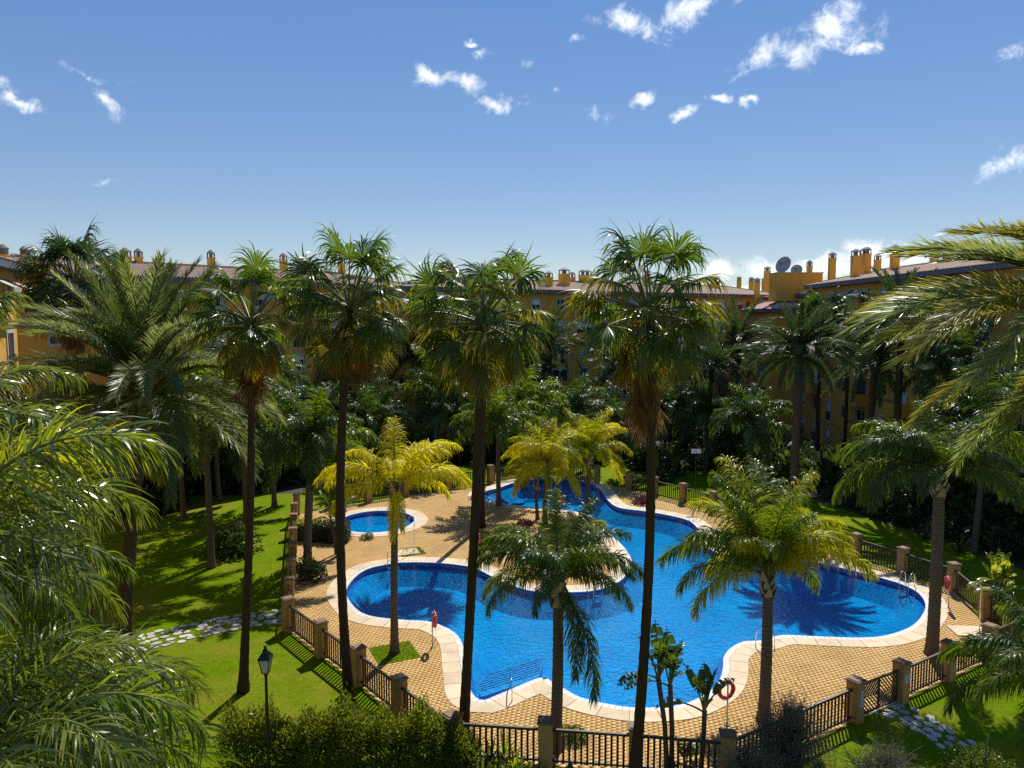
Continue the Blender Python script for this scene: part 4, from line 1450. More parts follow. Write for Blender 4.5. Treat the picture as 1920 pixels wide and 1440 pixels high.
def shrub(loc, kind, label, group, scale=1.0, rz=0.0):
    if kind not in SH:
        spec = {
            'dark': (1500, (1.3, 1.3, 1.5), 0.20, 0.09, 'shrub_dark', 9, 0.42),
            'broad': (420, (1.4, 1.4, 1.8), 0.55, 0.20, 'shrub_dark', 8, 0.45),
            'green': (2200, (1.0, 1.0, 0.9), 0.10, 0.05, 'shrub_green', 8, 0.45),
            'olive': (2200, (1.3, 1.3, 1.4), 0.10, 0.04, 'shrub_olive', 9, 0.42),
            'purple': (600, (0.8, 0.8, 0.45), 0.22, 0.05, 'purple_leaf', 6, 0.45),
            'lime': (900, (0.8, 0.6, 0.6), 0.12, 0.07, 'lime_leaf', 6, 0.5),
            'box': (5200, (1.55, 1.5, 1.35), 0.075, 0.04, 'shrub_green', 26, 0.36),
            'tall': (2600, (2.0, 2.0, 3.6), 0.26, 0.11, 'shrub_dark', 14, 0.34),
        }[kind]
        SH[kind] = [(leaf_cloud('foliage', spec[0], spec[1], spec[2], spec[3], spec[4], 100 + v + hash_(kind), spec[5], spec[6]), stems(spec[1], 7, v, 0.03).mesh('stems', 'bark', True)) for v in range(3)]
    fo, st = SH[kind][rng.integers(3)]
    rt = root('shrub', loc, label, 'shrub', group, rz)
    for nm, me in (('foliage', fo), ('stems', st)):
        link(nm, me, rt, None, 0, scale)
    return rt


GS = 'dark shrubs in the garden beds'
rs = np.random.default_rng(99)
bed = [(1230, 905), (1260, 890), (1300, 880), (1345, 880), (1400, 895), (1450, 905), (1500, 920), (1560, 935), (1600, 950), (1650, 965), (1700, 985), (1760, 1000), (1800, 1010), (1860, 1030), (1910, 1045), (1950, 1050),
       (1480, 890), (1540, 905), (1610, 920), (1670, 935), (1730, 955), (1800, 970), (1880, 985), (1930, 1000), (1560, 880), (1640, 890), (1720, 905), (1820, 925), (1900, 940),
       (300, 905), (340, 900), (400, 905), (450, 900), (500, 905), (540, 905), (590, 905), (620, 900), (660, 890), (700, 885), (750, 880), (790, 872), (860, 865), (960, 855), (1000, 850), (1060, 850), (1110, 850), (1160, 858), (1200, 868),
       (340, 875), (420, 870), (500, 870), (580, 865), (660, 860), (730, 850), (1240, 862), (1300, 858), (1400, 870), (230, 915), (160, 920)]
for i, (x, y) in enumerate(bed):
    p = G(x, y)
    kd = ['dark', 'broad', 'dark', 'olive'][i % 4]
    look = {'dark': 'dense dark shrub', 'broad': 'broad leaved dark shrub', 'olive': 'grey green shrub'}[kd]
    zone = 'behind the far railing and lawn strip' if i < 16 else ('under the right hand palms' if i < 29 else ('in the dark bed behind the left lawn' if x < 600 else 'in the bed behind the upper pool'))
    shrub(p, kd, look + ' ' + zone, look + 's ' + zone, rs.uniform(0.75, 1.35), rs.uniform(0, 6.28))
for i, (x, y) in enumerate(((1345, 872), (1375, 884), (1420, 886), (1460, 893), (1500, 902), (1540, 912), (1585, 922), (1630, 938), (1680, 950), (1730, 965), (1780, 985), (1440, 872), (1520, 884), (1600, 900), (1660, 915), (1215, 880), (1180, 866), (1100, 862), (1020, 862), (950, 862))):
    shrub(G(x, y), ['dark', 'broad'][i % 2], ['leafy dark bush', 'large leaved dark bush'][i % 2] + (' at the back edge of far lawn strip' if x > 1300 else ' closing the view behind the upper pool fence'), 'bushes closing the back of the garden', rs.uniform(1.5, 2.1), rs.uniform(0, 6.28))
for i, (x, y) in enumerate(((215, 945), (255, 935), (300, 925), (345, 920), (390, 916), (435, 913), (480, 910), (525, 908), (240, 915), (320, 900), (410, 895), (500, 890))):
    shrub(G(x, y), ['dark', 'broad'][i % 2], ['leafy dark bush', 'large leaved dark bush'][i % 2] + ' along the shaded end of left lawn', 'bushes closing the left lawn', rs.uniform(1.3, 1.9), rs.uniform(0, 6.28))
for i, (x, Yd) in enumerate(((520, 72), (610, 74), (690, 76), (760, 78), (860, 80), (930, 80), (1020, 84), (1290, 84), (1380, 80), (330, 66), (430, 66), (250, 58), (1760, 56), (1880, 52))):
    p = Vector((at(x, 594, Yd).x, Yd, 0))
    shrub(p, 'tall', 'tall dark evergreen shrub before the ' + ('left block' if x < 700 else 'central long block' if x < 1300 else 'right blocks'), 'tall evergreens along the buildings', rs.uniform(1.2, 2.2), rs.uniform(0, 6.28))
for x, y, kd, lab, k in ((430, 1040, 'dark', 'dark bush standing alone on the left lawn', 1.5), (580, 1085, 'dark', 'low dark bush at the foot of palm by the side pillars', 0.95), (1205, 945, 'purple', 'purple leaved plant at foot of tall palm beside upper deck', 1.3), (985, 985, 'purple', 'purple leaved plant under the twin golden palms', 1.0), (1040, 990, 'purple', 'small purple plant below the lifebuoy', 0.8),
                         (908, 1025, 'dark', 'dark bush at foot of slim palm on the deck', 0.8), (635, 1012, 'green', 'low green bush beside the round pool', 1.2), (1030, 1085, 'green', 'low green plant on the paved peninsula', 0.9), (690, 1012, 'green', 'small green plant at round pool edge', 0.6),
                         (1245, 900, 'olive', 'grey green bush behind the far railing', 0.9), (1075, 1390, 'green', 'small leafy plant growing against the front railing', 0.7)):
    shrub(G(x, y), kd, lab, None, k, rs.uniform(0, 6.28))
# clipped hedge blocks beside the round pool
for x, y, lim in ((578, 1012, 1), (607, 1014, 0), (633, 1016, 0)):
    p = G(x, y)
    rt = root('clipped_hedge', p, 'lime green clipped hedge block by the side pillars' if lim else 'dark clipped hedge block beside the round pool', 'hedge', None if lim else 'clipped hedge blocks')
    n = 2400
    q = rs.uniform(-1, 1, (n, 3)) * np.array([0.75, 0.6, 0.65])
    ax = rs.integers(3, size=n)
    sg = rs.choice([-1, 1], n)
    for k, hfs in enumerate((0.75, 0.6, 0.65)):
        m = ax == k
        q[m, k] = sg[m] * hfs * rs.uniform(0.9, 1.02, m.sum())
    q[:, 2] += 0.68
    V, F_, t = strips(q, norm(rs.normal(0, 1, (n, 3))), norm(rs.normal(0, 1, (n, 3))), 0.10, 0.06, 2, 0.1, np.array([0.3, 1, 0.1]))
    link('foliage', mesh_np('foliage', V, F_, ['lime_leaf' if lim else 'shrub_dark'], t), rt)
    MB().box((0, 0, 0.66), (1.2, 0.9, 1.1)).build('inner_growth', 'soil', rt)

# flowering hedge along the front walk
hp0, hp1 = Vector((-9.4, 24.0, 0)), Vector((-1.2, 24.6, 0))
rt = root('flowering_hedge', (hp0 + hp1) / 2, 'loose leafy hedge below the lawn along the front walk', 'hedge')
n = 36000
f = rs.random(n)
lump = 0.32 * np.sin(f * 17) + 0.26 * np.sin(f * 41 + 1) + 0.16 * np.sin(f * 83)
th = rs.uniform(0, math.pi, n)
rr = rs.uniform(0.5, 1.0, n) + 0.16 * rs.random(n) ** 4
base = np.array([hp0.x, hp0.y, 0]) + np.outer(f, [hp1.x - hp0.x, hp1.y - hp0.y, 0])
topz = (1.95 + 0.8 * lump - 0.9 * np.clip((f - 0.72) / 0.28, 0, 1))
q = base + np.stack([rs.normal(0, 0.08, n), np.cos(th) * 0.85 * rr, np.sin(th) ** 0.7 * topz * rr], 1)
q -= np.array(((hp0 + hp1) / 2))
dirs = norm(np.stack([rs.normal(0, 0.6, n), np.cos(th), np.sin(th) + 0.4], 1) + rs.normal(0, 0.4, (n, 3)))
V, F_, t = strips(q, dirs, norm(rs.normal(0, 1, (n, 3)) + UP), rs.uniform(0.08, 0.17, n), 0.055, 2, 0.1, np.array([0.25, 1, 0.05]))
link('foliage', mesh_np('foliage', V, F_, ['hedge_leaf'], t), rt)
sm = MB()
for i in range(70):
    ff = rs.random()
    p = hp0 + (hp1 - hp0) * ff - (hp0 + hp1) / 2
    y_ = rs.uniform(-0.5, 0.5)
    sm.tube([(p.x, p.y + y_ * 0.6, -0.03), (p.x + rs.normal(0, 0.12), p.y + y_, 0.8), (p.x + rs.normal(0, 0.25), p.y + y_ * 1.4, 1.7)], [0.022, 0.016, 0.006], 4)
sm.build('stems', 'bark', rt, True)
fl = rs.random((60, 1))
qf = np.array(hp0) + fl * np.array(hp1 - hp0) - np.array((hp0 + hp1) / 2) + np.stack([rs.normal(0, 0.1, 60), rs.uniform(-0.5, 0.7, 60), rs.uniform(1.4, 2.15, 60)], 1)
V, F_, t = strips(qf, norm(rs.normal(0, 1, (60, 3)) + UP), norm(rs.normal(0, 1, (60, 3))), 0.07, 0.05, 2, 0.0, np.array([0.3, 1, 0.3]))
link('blossom', mesh_np('blossom', V, F_, ['flower_orange'], t), rt)


# twiggy grey bushes
def twig_bush(loc, rad, n, seed, label, leafy):
    rs = np.random.default_rng(seed)
    rt = root('twiggy_bush', loc, label, 'shrub')
    mb = MB()
    tips = []
    for i in range(n):
        a, e = rs.uniform(0, 6.28), rs.uniform(0.15, 1.5)
        d = Vector((math.cos(a) * math.cos(e) * rad[0], math.sin(a) * math.cos(e) * rad[1], math.sin(e) * rad[2]))
        k = rs.uniform(0.6, 1.05)
        p1, p2 = d * k * 0.55 + Vector(rs.normal(0, 0.1, 3)), d * k + Vector(rs.normal(0, 0.12, 3))
        p1.z, p2.z = abs(p1.z), abs(p2.z)
        mb.tube([(d.x * 0.05, d.y * 0.05, -0.03), p1, p2], [0.02, 0.011, 0.005], 3, False)
        for j in range(3):
            s_ = p1.lerp(p2, rs.uniform(0, 1))
            q_ = s_ + Vector(rs.normal(0, 0.22, 3))
            q_.z = max(0.05, q_.z)
            mb.tube([s_, q_], [0.008, 0.003], 3, False)
            tips.append(q_)
    mb.build('twigs', 'bark' if leafy < 1 else 'twig_bark', rt, True)
    if leafy:
        m = len(tips) * leafy
        q = np.array([[*tips[i % len(tips)]] for i in range(m)]) + rs.normal(0, 0.13, (m, 3))
        q[:, 2] = np.abs(q[:, 2])
        V, F_, t = strips(q, norm(rs.normal(0, 1, (m, 3)) + UP * 0.5), norm(rs.normal(0, 1, (m, 3))), 0.09, 0.022, 2, 0.05, np.array([0.4, 1, 0.1]))
        link('foliage', mesh_np('foliage', V, F_, ['twig_grey'], t), rt)


plain('twig_bark', (0.16, 0.135, 0.10), 0.85, 0.3, 8)
twig_bush(G(1475, 1425), (1.75, 1.2, 2.3), 260, 5, 'grey green twiggy bush growing against railing left of the gate', 9)
twig_bush(G(1400, 1470), (1.5, 1.2, 1.7), 160, 15, 'lower grey twiggy bush beneath the railing corner pillar', 8)
twig_bush(G(1655, 1475), (1.7, 1.2, 1.5), 240, 6, 'bare dry twiggy bush on the lawn below the stepping stones', 1)
p = G(1838, 1462)
shrub(p, 'box', 'round clipped boxwood ball at the edge of front lawn', None, 1.05)


# ---------------------------------------------------------------- birds of paradise, agaves, small plants
def big_leaf(name, L, w, e0, e1, mat, seed, pet=0.9, tears=5):
    """banana-like paddle: petiole and blade of side panels with splits"""
    rs = np.random.default_rng(seed)
    K = 14
    s = np.linspace(0, 1, K)
    e = np.radians(e0 + (e1 - e0) * s ** 1.6)
    T = np.stack([np.cos(e), 0 * s, np.sin(e)], 1)
    pos = np.zeros((K, 3))
    tot = pet + L
    pos[1:] = np.cumsum((T[1:] + T[:-1]) / 2 * tot / (K - 1), 0)
    vr, fr = tube_np(pos, 0.03 * (1 - s) + 0.008, 5)
    vs, fs, ts, mi = [list(map(tuple, vr))], [], [], []
    V = list(map(tuple, vr))
    Fq = [tuple(f) for f in fr]
    t = [0.0] * len(V)
    mi = [1] * len(Fq)
    u0 = pet / tot
    n = 26
    for side in (-1, 1):
        cut = set(rs.integers(3, n - 2, tears))
        lastpair = None
        drop = rs.uniform(0.1, 0.25)
        for k in range(n + 1):
            x = k / n
            u = u0 + (1 - u0) * x
            p = np.array([np.interp(u, s, pos[:, j]) for j in range(3)])
            ee = math.radians(e0 + (e1 - e0) * u ** 1.6)
            Nv = np.array([-math.sin(ee), 0, math.cos(ee)])
            hw = w * (math.sin(min(1, x * 1.02 + 0.06) * math.pi) ** 0.55) * 0.5
            if k in cut:
                drop = rs.uniform(0.02, 0.5)
            q1 = p + np.array([0, side * hw * 0.55, 0]) + Nv * hw * 0.34
            q2 = p + np.array([0, side * hw, 0]) + Nv * hw * (0.45 - drop) - UP * hw * drop * 0.4
            i0 = len(V)
            V += [tuple(p), tuple(q1), tuple(q2)]
            t += [0.0, 0.4, 0.55 + 0.45 * x ** 6]
            if lastpair is not None and not (k in cut):
                a = lastpair
                Fq += [(a, a + 1, i0 + 1, i0), (a + 1, a + 2, i0 + 2, i0 + 1)]
                mi += [0, 0]
            lastpair = i0
    return mesh_np(name, np.array(V), np.array(Fq), [mat, 'petiole_mat'], np.array(t), mi)


def bird_plant(loc, trunks, label, seed, mat='bird_leaf', scale=1.0):
    rs = np.random.default_rng(seed)
    rt = root('bird_of_paradise', loc, label, 'plant')
    lib = [big_leaf('paddle_leaf', rs.uniform(0.9, 1.25), 0.48, e0, e1, mat, seed + i, pet=rs.uniform(0.5, 0.8)) for i, (e0, e1) in enumerate(((86, 62), (74, 40), (60, 8), (46, -25), (30, -50), (80, 70)))]
    for (dx, dy, h, nl) in trunks:
        top = Vector((dx, dy, h))
        MB().tube([(dx * 0.35, dy * 0.35, -0.05), (dx * 0.6 + 0.03, dy * 0.6, h * 0.5), top], [0.095 * scale, 0.08 * scale, 0.085 * scale], 8).build('stem', 'bark', rt, True)
        for i in range(nl):
            a = i * 2.4 + rs.uniform(-0.4, 0.4)
            o = link('paddle_leaf', lib[i % len(lib)], rt, (top.x, top.y, top.z - 0.15 + 0.02 * i), a, scale * rs.uniform(0.85, 1.1))
    return rt


b = G(1262, 1452)
bird_plant(b, [(-0.55, 0.0, 3.35, 9), (-0.12, 0.15, 3.0, 8)], 'two tall bird of paradise stems with paddle leaves before the railing', 201)
b = G(1312, 1440)
bird_plant(b, [(0.12, 0.0, 2.0, 9)], 'single stem bird of paradise with fanned upright leaves before the railing', 202)
bird_plant(G(1285, 1447), [(0, 0, 0.25, 6), (0.3, 0.1, 0.15, 5)], 'young bird of paradise clump at foot of the tall stems', 203, scale=0.6)
b = G(1868, 1172)
bird_plant(b, [(-0.15, 0, 1.9, 8), (0.2, 0.1, 2.1, 8), (0.1, -0.2, 1.6, 7)], 'bright lime bird of paradise clump beside the tall shower', 204, 'bird_leaf_lime', 0.95)
b = G(635, 1040)
bird_plant(b, [(-0.5, 0, 2.6, 8), (0.4, 0.2, 3.0, 8), (0.0, -0.3, 2.2, 6)], 'dark bird of paradise clump beside the round pool', 205, scale=1.0)
bird_plant(G(1045, 965), [(0, 0, 0.9, 7)], 'small bird of paradise by the lifebuoy at the upper pool', 206, scale=0.8)
bird_plant(G(905, 962), [(0, 0, 1.0, 6)], 'small leafy plant beside the upper pool steps', 207, 'bird_leaf_lime', 0.75)
for i, (x, y, k) in enumerate(((1262, 895, 1.3), (1385, 900, 1.2), (770, 875, 1.4), (860, 870, 1.2), (1470, 905, 1.1))):
    bird_plant(G(x, y), [(0, 0, 1.2, 8), (0.4, 0.2, 1.6, 8)], ['broad leaved plant catching light behind the far railing', 'broad leaved plant at the end of far lawn', 'broad leaved plant behind the yellow palm', 'broad leaved plant beside grey palm trunk', 'broad leaved plant under the dark date palm'][i], 210 + i, 'bird_leaf', k)


def rosette(loc, n, L, w, label, seed, mat, name='agave', droop=0.05, e_lo=0.1, group=None):
    rs = np.random.default_rng(seed)
    rt = root(name, loc, label, 'plant', group)
    a = np.arange(n) * 2.39996
    e = np.linspace(1.45, e_lo, n)
    D = np.stack([np.cos(a) * np.cos(e), np.sin(a) * np.cos(e), np.sin(e)], 1)
    N_ = np.stack([-np.cos(a) * np.sin(e), -np.sin(a) * np.sin(e), np.cos(e)], 1)
    x = np.linspace(0, 1, 6)
    prof = np.minimum(1, 0.6 + 1.6 * x) * (1 - x ** 3) + 0.02
    for i in range(n):
        V, F_, t = strips(np.array([D[i] * 0.03 + UP * 0.02]), D[i:i + 1], N_[i:i + 1], L * rs.uniform(0.85, 1.1), w, 5, droop, prof)
        link('leaf', mesh_np('leaf', V, F_, [mat], t), rt)
    return rt


rosette(G(222, 1292), 16, 1.5, 0.14, 'tall sword leaved agave by the leaning date palm trunk', 301, 'agave_leaf')
rosette(G(262, 1325), 18, 1.35, 0.13, 'grey green agave clump in front of the lawn', 302, 'agave_leaf')
rosette(G(145, 1262), 26, 0.8, 0.05, 'spiky yucca beside the flagstone path end', 303, 'shrub_green')
rosette(G(350, 1322), 20, 0.7, 0.06, 'small dark aloe with red flower at the hedge end', 304, 'bird_leaf')
for i, (x, y, k) in enumerate(((918, 1428, 1.0), (945, 1418, 1.1), (930, 1450, 0.9), (965, 1445, 1.0), (905, 1455, 1.0), (985, 1470, 0.9), (1005, 1462, 0.8))):
    p = G(x, y)
    rosette(Vector((p.x, p.y, 0.0)) + Vector((0, 0, 0.0)), 22, 0.75 * k, 0.10, 'bright green rosette succulent crowding the front railing', 310 + i, 'lime_leaf' if i % 2 else 'shrub_green', 'succulent', group='succulents by the front railing')
rosette(G(868, 1418), 18, 0.8, 0.07, 'dark spiky aloe at foot of the corner palm', 320, 'bird_leaf')
b = G(1890, 1130)
for i, (x, y) in enumerate(((1735, 1010), (1800, 1035), (1870, 1050))):
    rosette(G(x, y), 24, 1.5, 0.10, 'dark arching cycad in the shaded bed right of the lawn', 330 + i, 'shrub_dark', 'cycad', 0.12, 0.0, 'cycads in the right hand bed')

# grass squares in the deck
for x, y, s_, lab in ((740, 1226, 0.95, 'square of grass round the yellow palm trunk'), (770, 1036, 0.8, 'small square of grass beside the deck shower')):
    p = G(x, y)
    n = 1500
    q = np.stack([rs.uniform(-s_, s_, n), rs.uniform(-s_, s_, n), np.full(n, 0.03)], 1)
    rot = np.array([[ca, -sa], [sa, ca]])
    q[:, :2] = q[:, :2] @ rot.T
    V, F_, t = strips(q, norm(rs.normal(0, 0.5, (n, 3)) + UP), norm(rs.normal(0, 1, (n, 3))), rs.uniform(0.06, 0.16, n), 0.02, 2, 0.2, np.array([1, 0.8, 0.05]))
    rt = root('grass_square', p, lab, 'grass')
    tf = link('grass_blades', mesh_np('grass_blades', V, F_, ['shrub_green'], t), rt)
    tf['kind'] = 'stuff'
    MB().box((0, 0, 0.03), (2 * s_, 2 * s_, 0.05), ang).build('turf', 'lawn', rt)


# ---------------------------------------------------------------- lifebuoys, showers, ladders, lamps
def lifebuoy(x, y, face, label_ring, label_post, ring_z=1.35):
    p = G(x, y)
    rt = root('lifebuoy_post', p, label_post, 'post')
    MB().tube([(0, 0, 0), (0, 0, 1.7)], 0.03, 8).build('pole', 'galv', rt, True)
    MB().tube([(0, 0, 1.52), (math.cos(face) * 0.12, math.sin(face) * 0.12, 1.55)], 0.015, 6).build('hook', 'galv', rt, True)
    MB().lathe([(0.11, 0.0), (0.11, 0.02), (0.05, 0.03), (0.035, 0.08)], 10, (0, 0, 0.045)).build('base_plate', 'galv', rt, True)
    c = Vector((p.x + math.cos(face) * 0.1, p.y + math.sin(face) * 0.1, ring_z))
    rr_ = root('lifebuoy', c, label_ring, 'lifebuoy')
    M = Matrix.Rotation(face, 3, 'Z') @ Matrix.Rotation(math.pi / 2, 3, 'Y')
    MB().torus((0, 0, 0), 0.30, 0.075, M, 24, 10).build('ring', 'ring_red', rr_, True)
    for k in range(4):
        a = k * math.pi / 2 + 0.78
        cpt = M @ Vector((0.30 * math.cos(a), 0.30 * math.sin(a), 0))
        M2 = M @ Matrix.Rotation(a, 3, 'Z') @ Matrix.Rotation(math.pi / 2, 3, 'X')
        MB().torus(cpt, 0.074, 0.012, M2, 12, 6).build('band', 'rope_white', rr_, True)
    pts = []
    for k in range(33):
        a = 2 * math.pi * k / 32
        pts.append(M @ Vector(((0.385 + 0.03 * math.cos(4 * a)) * math.cos(a), (0.385 + 0.03 * math.cos(4 * a)) * math.sin(a), 0)))
    MB().tube(pts, 0.009, 5).build('grab_rope', 'rope_white', rr_, True)
    MB().tube([(0.02, -0.02, -0.32), (0.05, -0.05, -0.65), (0.0, -0.03, -0.95), (-0.05, 0, -1.05), (-0.02, -0.04, -0.8)], 0.008, 5).build('throw_line', 'rope_white', rr_, True)


lifebuoy(811, 1216, R(15), 'red lifebuoy edge on at the left pool lobe', 'thin steel post holding lifebuoy at the left pool lobe')
lifebuoy(1363, 1362, R(110), 'red lifebuoy facing the pool above the front railing', 'thin steel post holding lifebuoy by the front railing')
lifebuoy(1778, 1142, R(170), 'faded red lifebuoy beside the right end of the pool', 'thin steel post holding lifebuoy near right fence')
lifebuoy(1050, 968, R(250), 'red lifebuoy at the upper pool by the golden palms', 'thin steel post holding lifebuoy at the upper pool')
lifebuoy(893, 1048, R(20), 'red lifebuoy half hidden behind the tall corner palm', 'thin steel post holding lifebuoy on the paved peninsula')


def shower(x, y, face, label, tray):
    p = G(x, y)
    rt = root('outdoor_shower', p, label, 'shower')
    c, s_ = math.cos(face), math.sin(face)
    MB().tube([(0, 0, 0.04), (0, 0, 2.2), (c * 0.05, s_ * 0.05, 2.32), (c * 0.16, s_ * 0.16, 2.38), (c * 0.28, s_ * 0.28, 2.34), (c * 0.32, s_ * 0.32, 2.25)], 0.028, 8).build('pipe', 'steel', rt, True)
    MB().lathe([(0.02, 0.05), (0.06, 0.02), (0.065, 0.0)], 10, (c * 0.32, s_ * 0.32, 2.19)).build('shower_head', 'steel', rt, True)
    MB().tube([(c * 0.02, s_ * 0.02, 1.1), (c * 0.1, s_ * 0.1, 1.1)], 0.02, 6).build('tap', 'steel', rt, True)
    MB().box((c * 0.5, s_ * 0.5, 0.055), (1.5, 1.2, 0.05), face).build('tray', 'coping', rt)


shower(1836, 1186, R(175), 'tall steel outdoor shower by the right fence', 1)
shower(777, 1035, R(200), 'slim steel outdoor shower between left pool and round pool', 1)


def ladder(x, y, face, label, water=True):
    """face: direction from deck to water"""
    p = G(x, y)
    rt = root('pool_ladder', p, label, 'ladder')
    d = Vector((math.cos(face), math.sin(face), 0))
    sdv = Vector((-d.y, d.x, 0))
    for s_ in (-0.26, 0.26):
        o_ = sdv * s_
        pts = [o_ - d * 0.45 + Vector((0, 0, 0.05)), o_ - d * 0.44 + Vector((0, 0, 0.55)), o_ - d * 0.34 + Vector((0, 0, 0.78)), o_ - d * 0.12 + Vector((0, 0, 0.86)),
               o_ + d * 0.10 + Vector((0, 0, 0.74)), o_ + d * 0.18 + Vector((0, 0, 0.45)), o_ + d * 0.2 + Vector((0, 0, -0.2)), o_ + d * 0.2 + Vector((0, 0, -0.9))]
        MB().tube(pts, 0.022, 8).build('handrail', 'steel', rt, True)
    for z in (-0.15, -0.42, -0.7):
        MB().box(d * 0.2 + Vector((0, 0, z)), (0.09, 0.5, 0.03), face).build('rung', 'steel', rt)


ladder(1300, 976, R(200), 'steel pool ladder below the far railing')
ladder(1698, 1102, R(215), 'steel pool ladder at the right pool lobe')
ladder(1118, 1110, R(290), 'steel pool ladder on the tip of paved peninsula')
ladder(1430, 1211, R(120), 'steel pool ladder behind the leafy palm trunk')
ladder(736, 1058, R(270), 'steel pool ladder at the back of left pool lobe')

p = G(960, 1318)
rt = root('stair_rail', p, 'bent steel handrail descending the pool steps', 'handrail')
d = (G(950, 1262, -0.3) - p)
d = Vector((d.x, d.y, 0)).normalized()
MB().tube([(0, 0, 0.05), d * 0.05 + Vector((0, 0, 0.75)), d * 0.25 + Vector((0, 0, 0.86)), d * 1.0 + Vector((0, 0, 0.6)), d * 1.15 + Vector((0, 0, 0.4)), d * 1.18 + Vector((0, 0, -0.5))], 0.024, 8).build('handrail', 'steel', rt, True)


def street_lamp(base, H, label):
    rt = root('street_lamp', base, label, 'lamp')
    MB().lathe([(0.14, 0), (0.14, 0.25), (0.09, 0.32), (0.07, 0.7), (0.055, 0.8), (0.045, H - 0.75), (0.06, H - 0.72), (0.06, H - 0.66), (0.03, H - 0.62)], 12).build('post', 'black_iron', rt, True)
    la = MB()
    vs, fs = [], []
    r0_, r1_, z0, z1 = 0.13, 0.24, H - 0.60, H - 0.14
    for r_, z in ((r0_, z0), (r1_, z1)):
        for k in range(4):
            a = k * math.pi / 2 + math.pi / 4
            vs.append((r_ * math.cos(a), r_ * math.sin(a), z))
    for k in range(4):
        k2 = (k + 1) % 4
        MB().add([vs[k], vs[k2], vs[4 + k2], vs[4 + k]], [(0, 1, 2, 3)]).build('pane', 'lantern_glass', rt)
    fr_ = MB()
    for k in range(4):
        fr_.tube([vs[k], vs[4 + k]], 0.016, 4)
        fr_.tube([vs[4 + k], vs[4 + (k + 1) % 4]], 0.016, 4)
        fr_.tube([vs[k], vs[(k + 1) % 4]], 0.018, 4)
    fr_.build('lantern_frame', 'black_iron', rt)
    rf = MB()
    rf.lathe([(0.27, H - 0.125), (0.28, H - 0.10), (0.13, H + 0.06), (0.09, H + 0.08), (0.09, H + 0.13), (0.10, H + 0.14), (0.03, H + 0.18)], 4)
    o = rf.build('lantern_roof', 'black_iron', rt)
    o.rotation_euler = (0, 0, math.pi / 4)
    MB().lathe([(0.02, H + 0.17), (0.05, H + 0.20), (0.05, H + 0.24), (0.01, H + 0.27)], 8).build('finial', 'black_iron', rt, True)


top = at(497, 1212, 23.4)
street_lamp(Vector((top.x, 23.4, 0)), top.z - 0.25, 'black lantern street lamp rising out of the hedge')
top = at(1069, 1428, 21.5)
street_lamp(Vector((top.x, 21.5, 0)), top.z - 0.25, 'black lantern lamp whose top peeks over lower edge of railing')
p = G(202, 1272)
rt = root('garden_light', p, 'thin black garden light post beside the date palm', 'lamp')
MB().tube([(0, 0, 0), (0, 0, 2.25)], 0.06, 8).build('post', 'black_iron', rt, True)
MB().box((0.16, 0, 2.05), (0.22, 0.14, 0.2)).build('lamp_head', 'black_iron', rt)
MB().box((0.16, 0, 1.93), (0.18, 0.11, 0.03)).build('lens', 'lantern_glass', rt)
p = at(1305, 846, 60)
rt = root('notice_board', Vector((p.x, 60, 0)), 'pair of small white plates on a post in the shade', 'sign')
MB().tube([(0, 0, 0), (0, 0, p.z)], 0.04, 6).build('post', 'black_iron', rt)
for s_ in (-0.2, 0.2):
    MB().box((s_, -0.05, p.z), (0.36, 0.03, 0.34)).build('plate', 'sign_white', rt)


# cedar with flat tiers behind the yellow palm
def cedar(base, H, label, seed):
    rs = np.random.default_rng(seed)
    rt = root('cedar_tree', base, label, 'tree')
    MB().tube([(0, 0, -0.05), (0.1, 0, H * 0.5), (0, 0.1, H)], [0.28, 0.18, 0.04], 8).build('trunk', 'bark', rt, True)
    P_, D_ = [], []
    lm = MB()
    for i in range(34):
        z = H * (0.22 + 0.76 * i / 34)
        a = i * 2.4
        L = (1 - (z / H) ** 1.4) * H * 0.34 + 0.8
        e = Vector((math.cos(a) * L, math.sin(a) * L, z + 0.15))
        lm.tube([(0, 0, z - 0.2), e], [0.05, 0.015], 4, False)
        m = 330
        f = rs.random(m) ** 0.7
        w = 0.28 * L * np.sin(np.clip(f, 0.05, 1) * math.pi * 0.85)
        pp = np.outer(f, [e.x, e.y, 0]) + np.array([0, 0, z]) + np.stack([rs.normal(0, 1, m) * w * -math.sin(a), rs.normal(0, 1, m) * w * math.cos(a), rs.normal(0.1, 0.10, m)], 1)
        P_.append(pp)
        D_.append(norm(np.array([math.cos(a), math.sin(a), 0.5]) + rs.normal(0, 0.7, (m, 3))))
    lm.build('limbs', 'bark', rt, True)
    P_, D_ = np.concatenate(P_), np.concatenate(D_)
    V, F_, t = strips(P_, D_, norm(rs.normal(0, 1, P_.shape) + UP), 0.26, 0.06, 2, 0.05, np.array([0.5, 1, 0.1]))
    link('crown', mesh_np('crown', V, F_, ['shrub_dark'], t), rt)


cedar(Vector((at(690, 594, 74).x, 74, 0)), 11.5, 'dark flat tiered cedar behind the yellow palm', 5)
cedar(Vector((at(1010, 594, 82).x, 82, 0)), 12.0, 'dark conifer before the central ochre facade', 8)


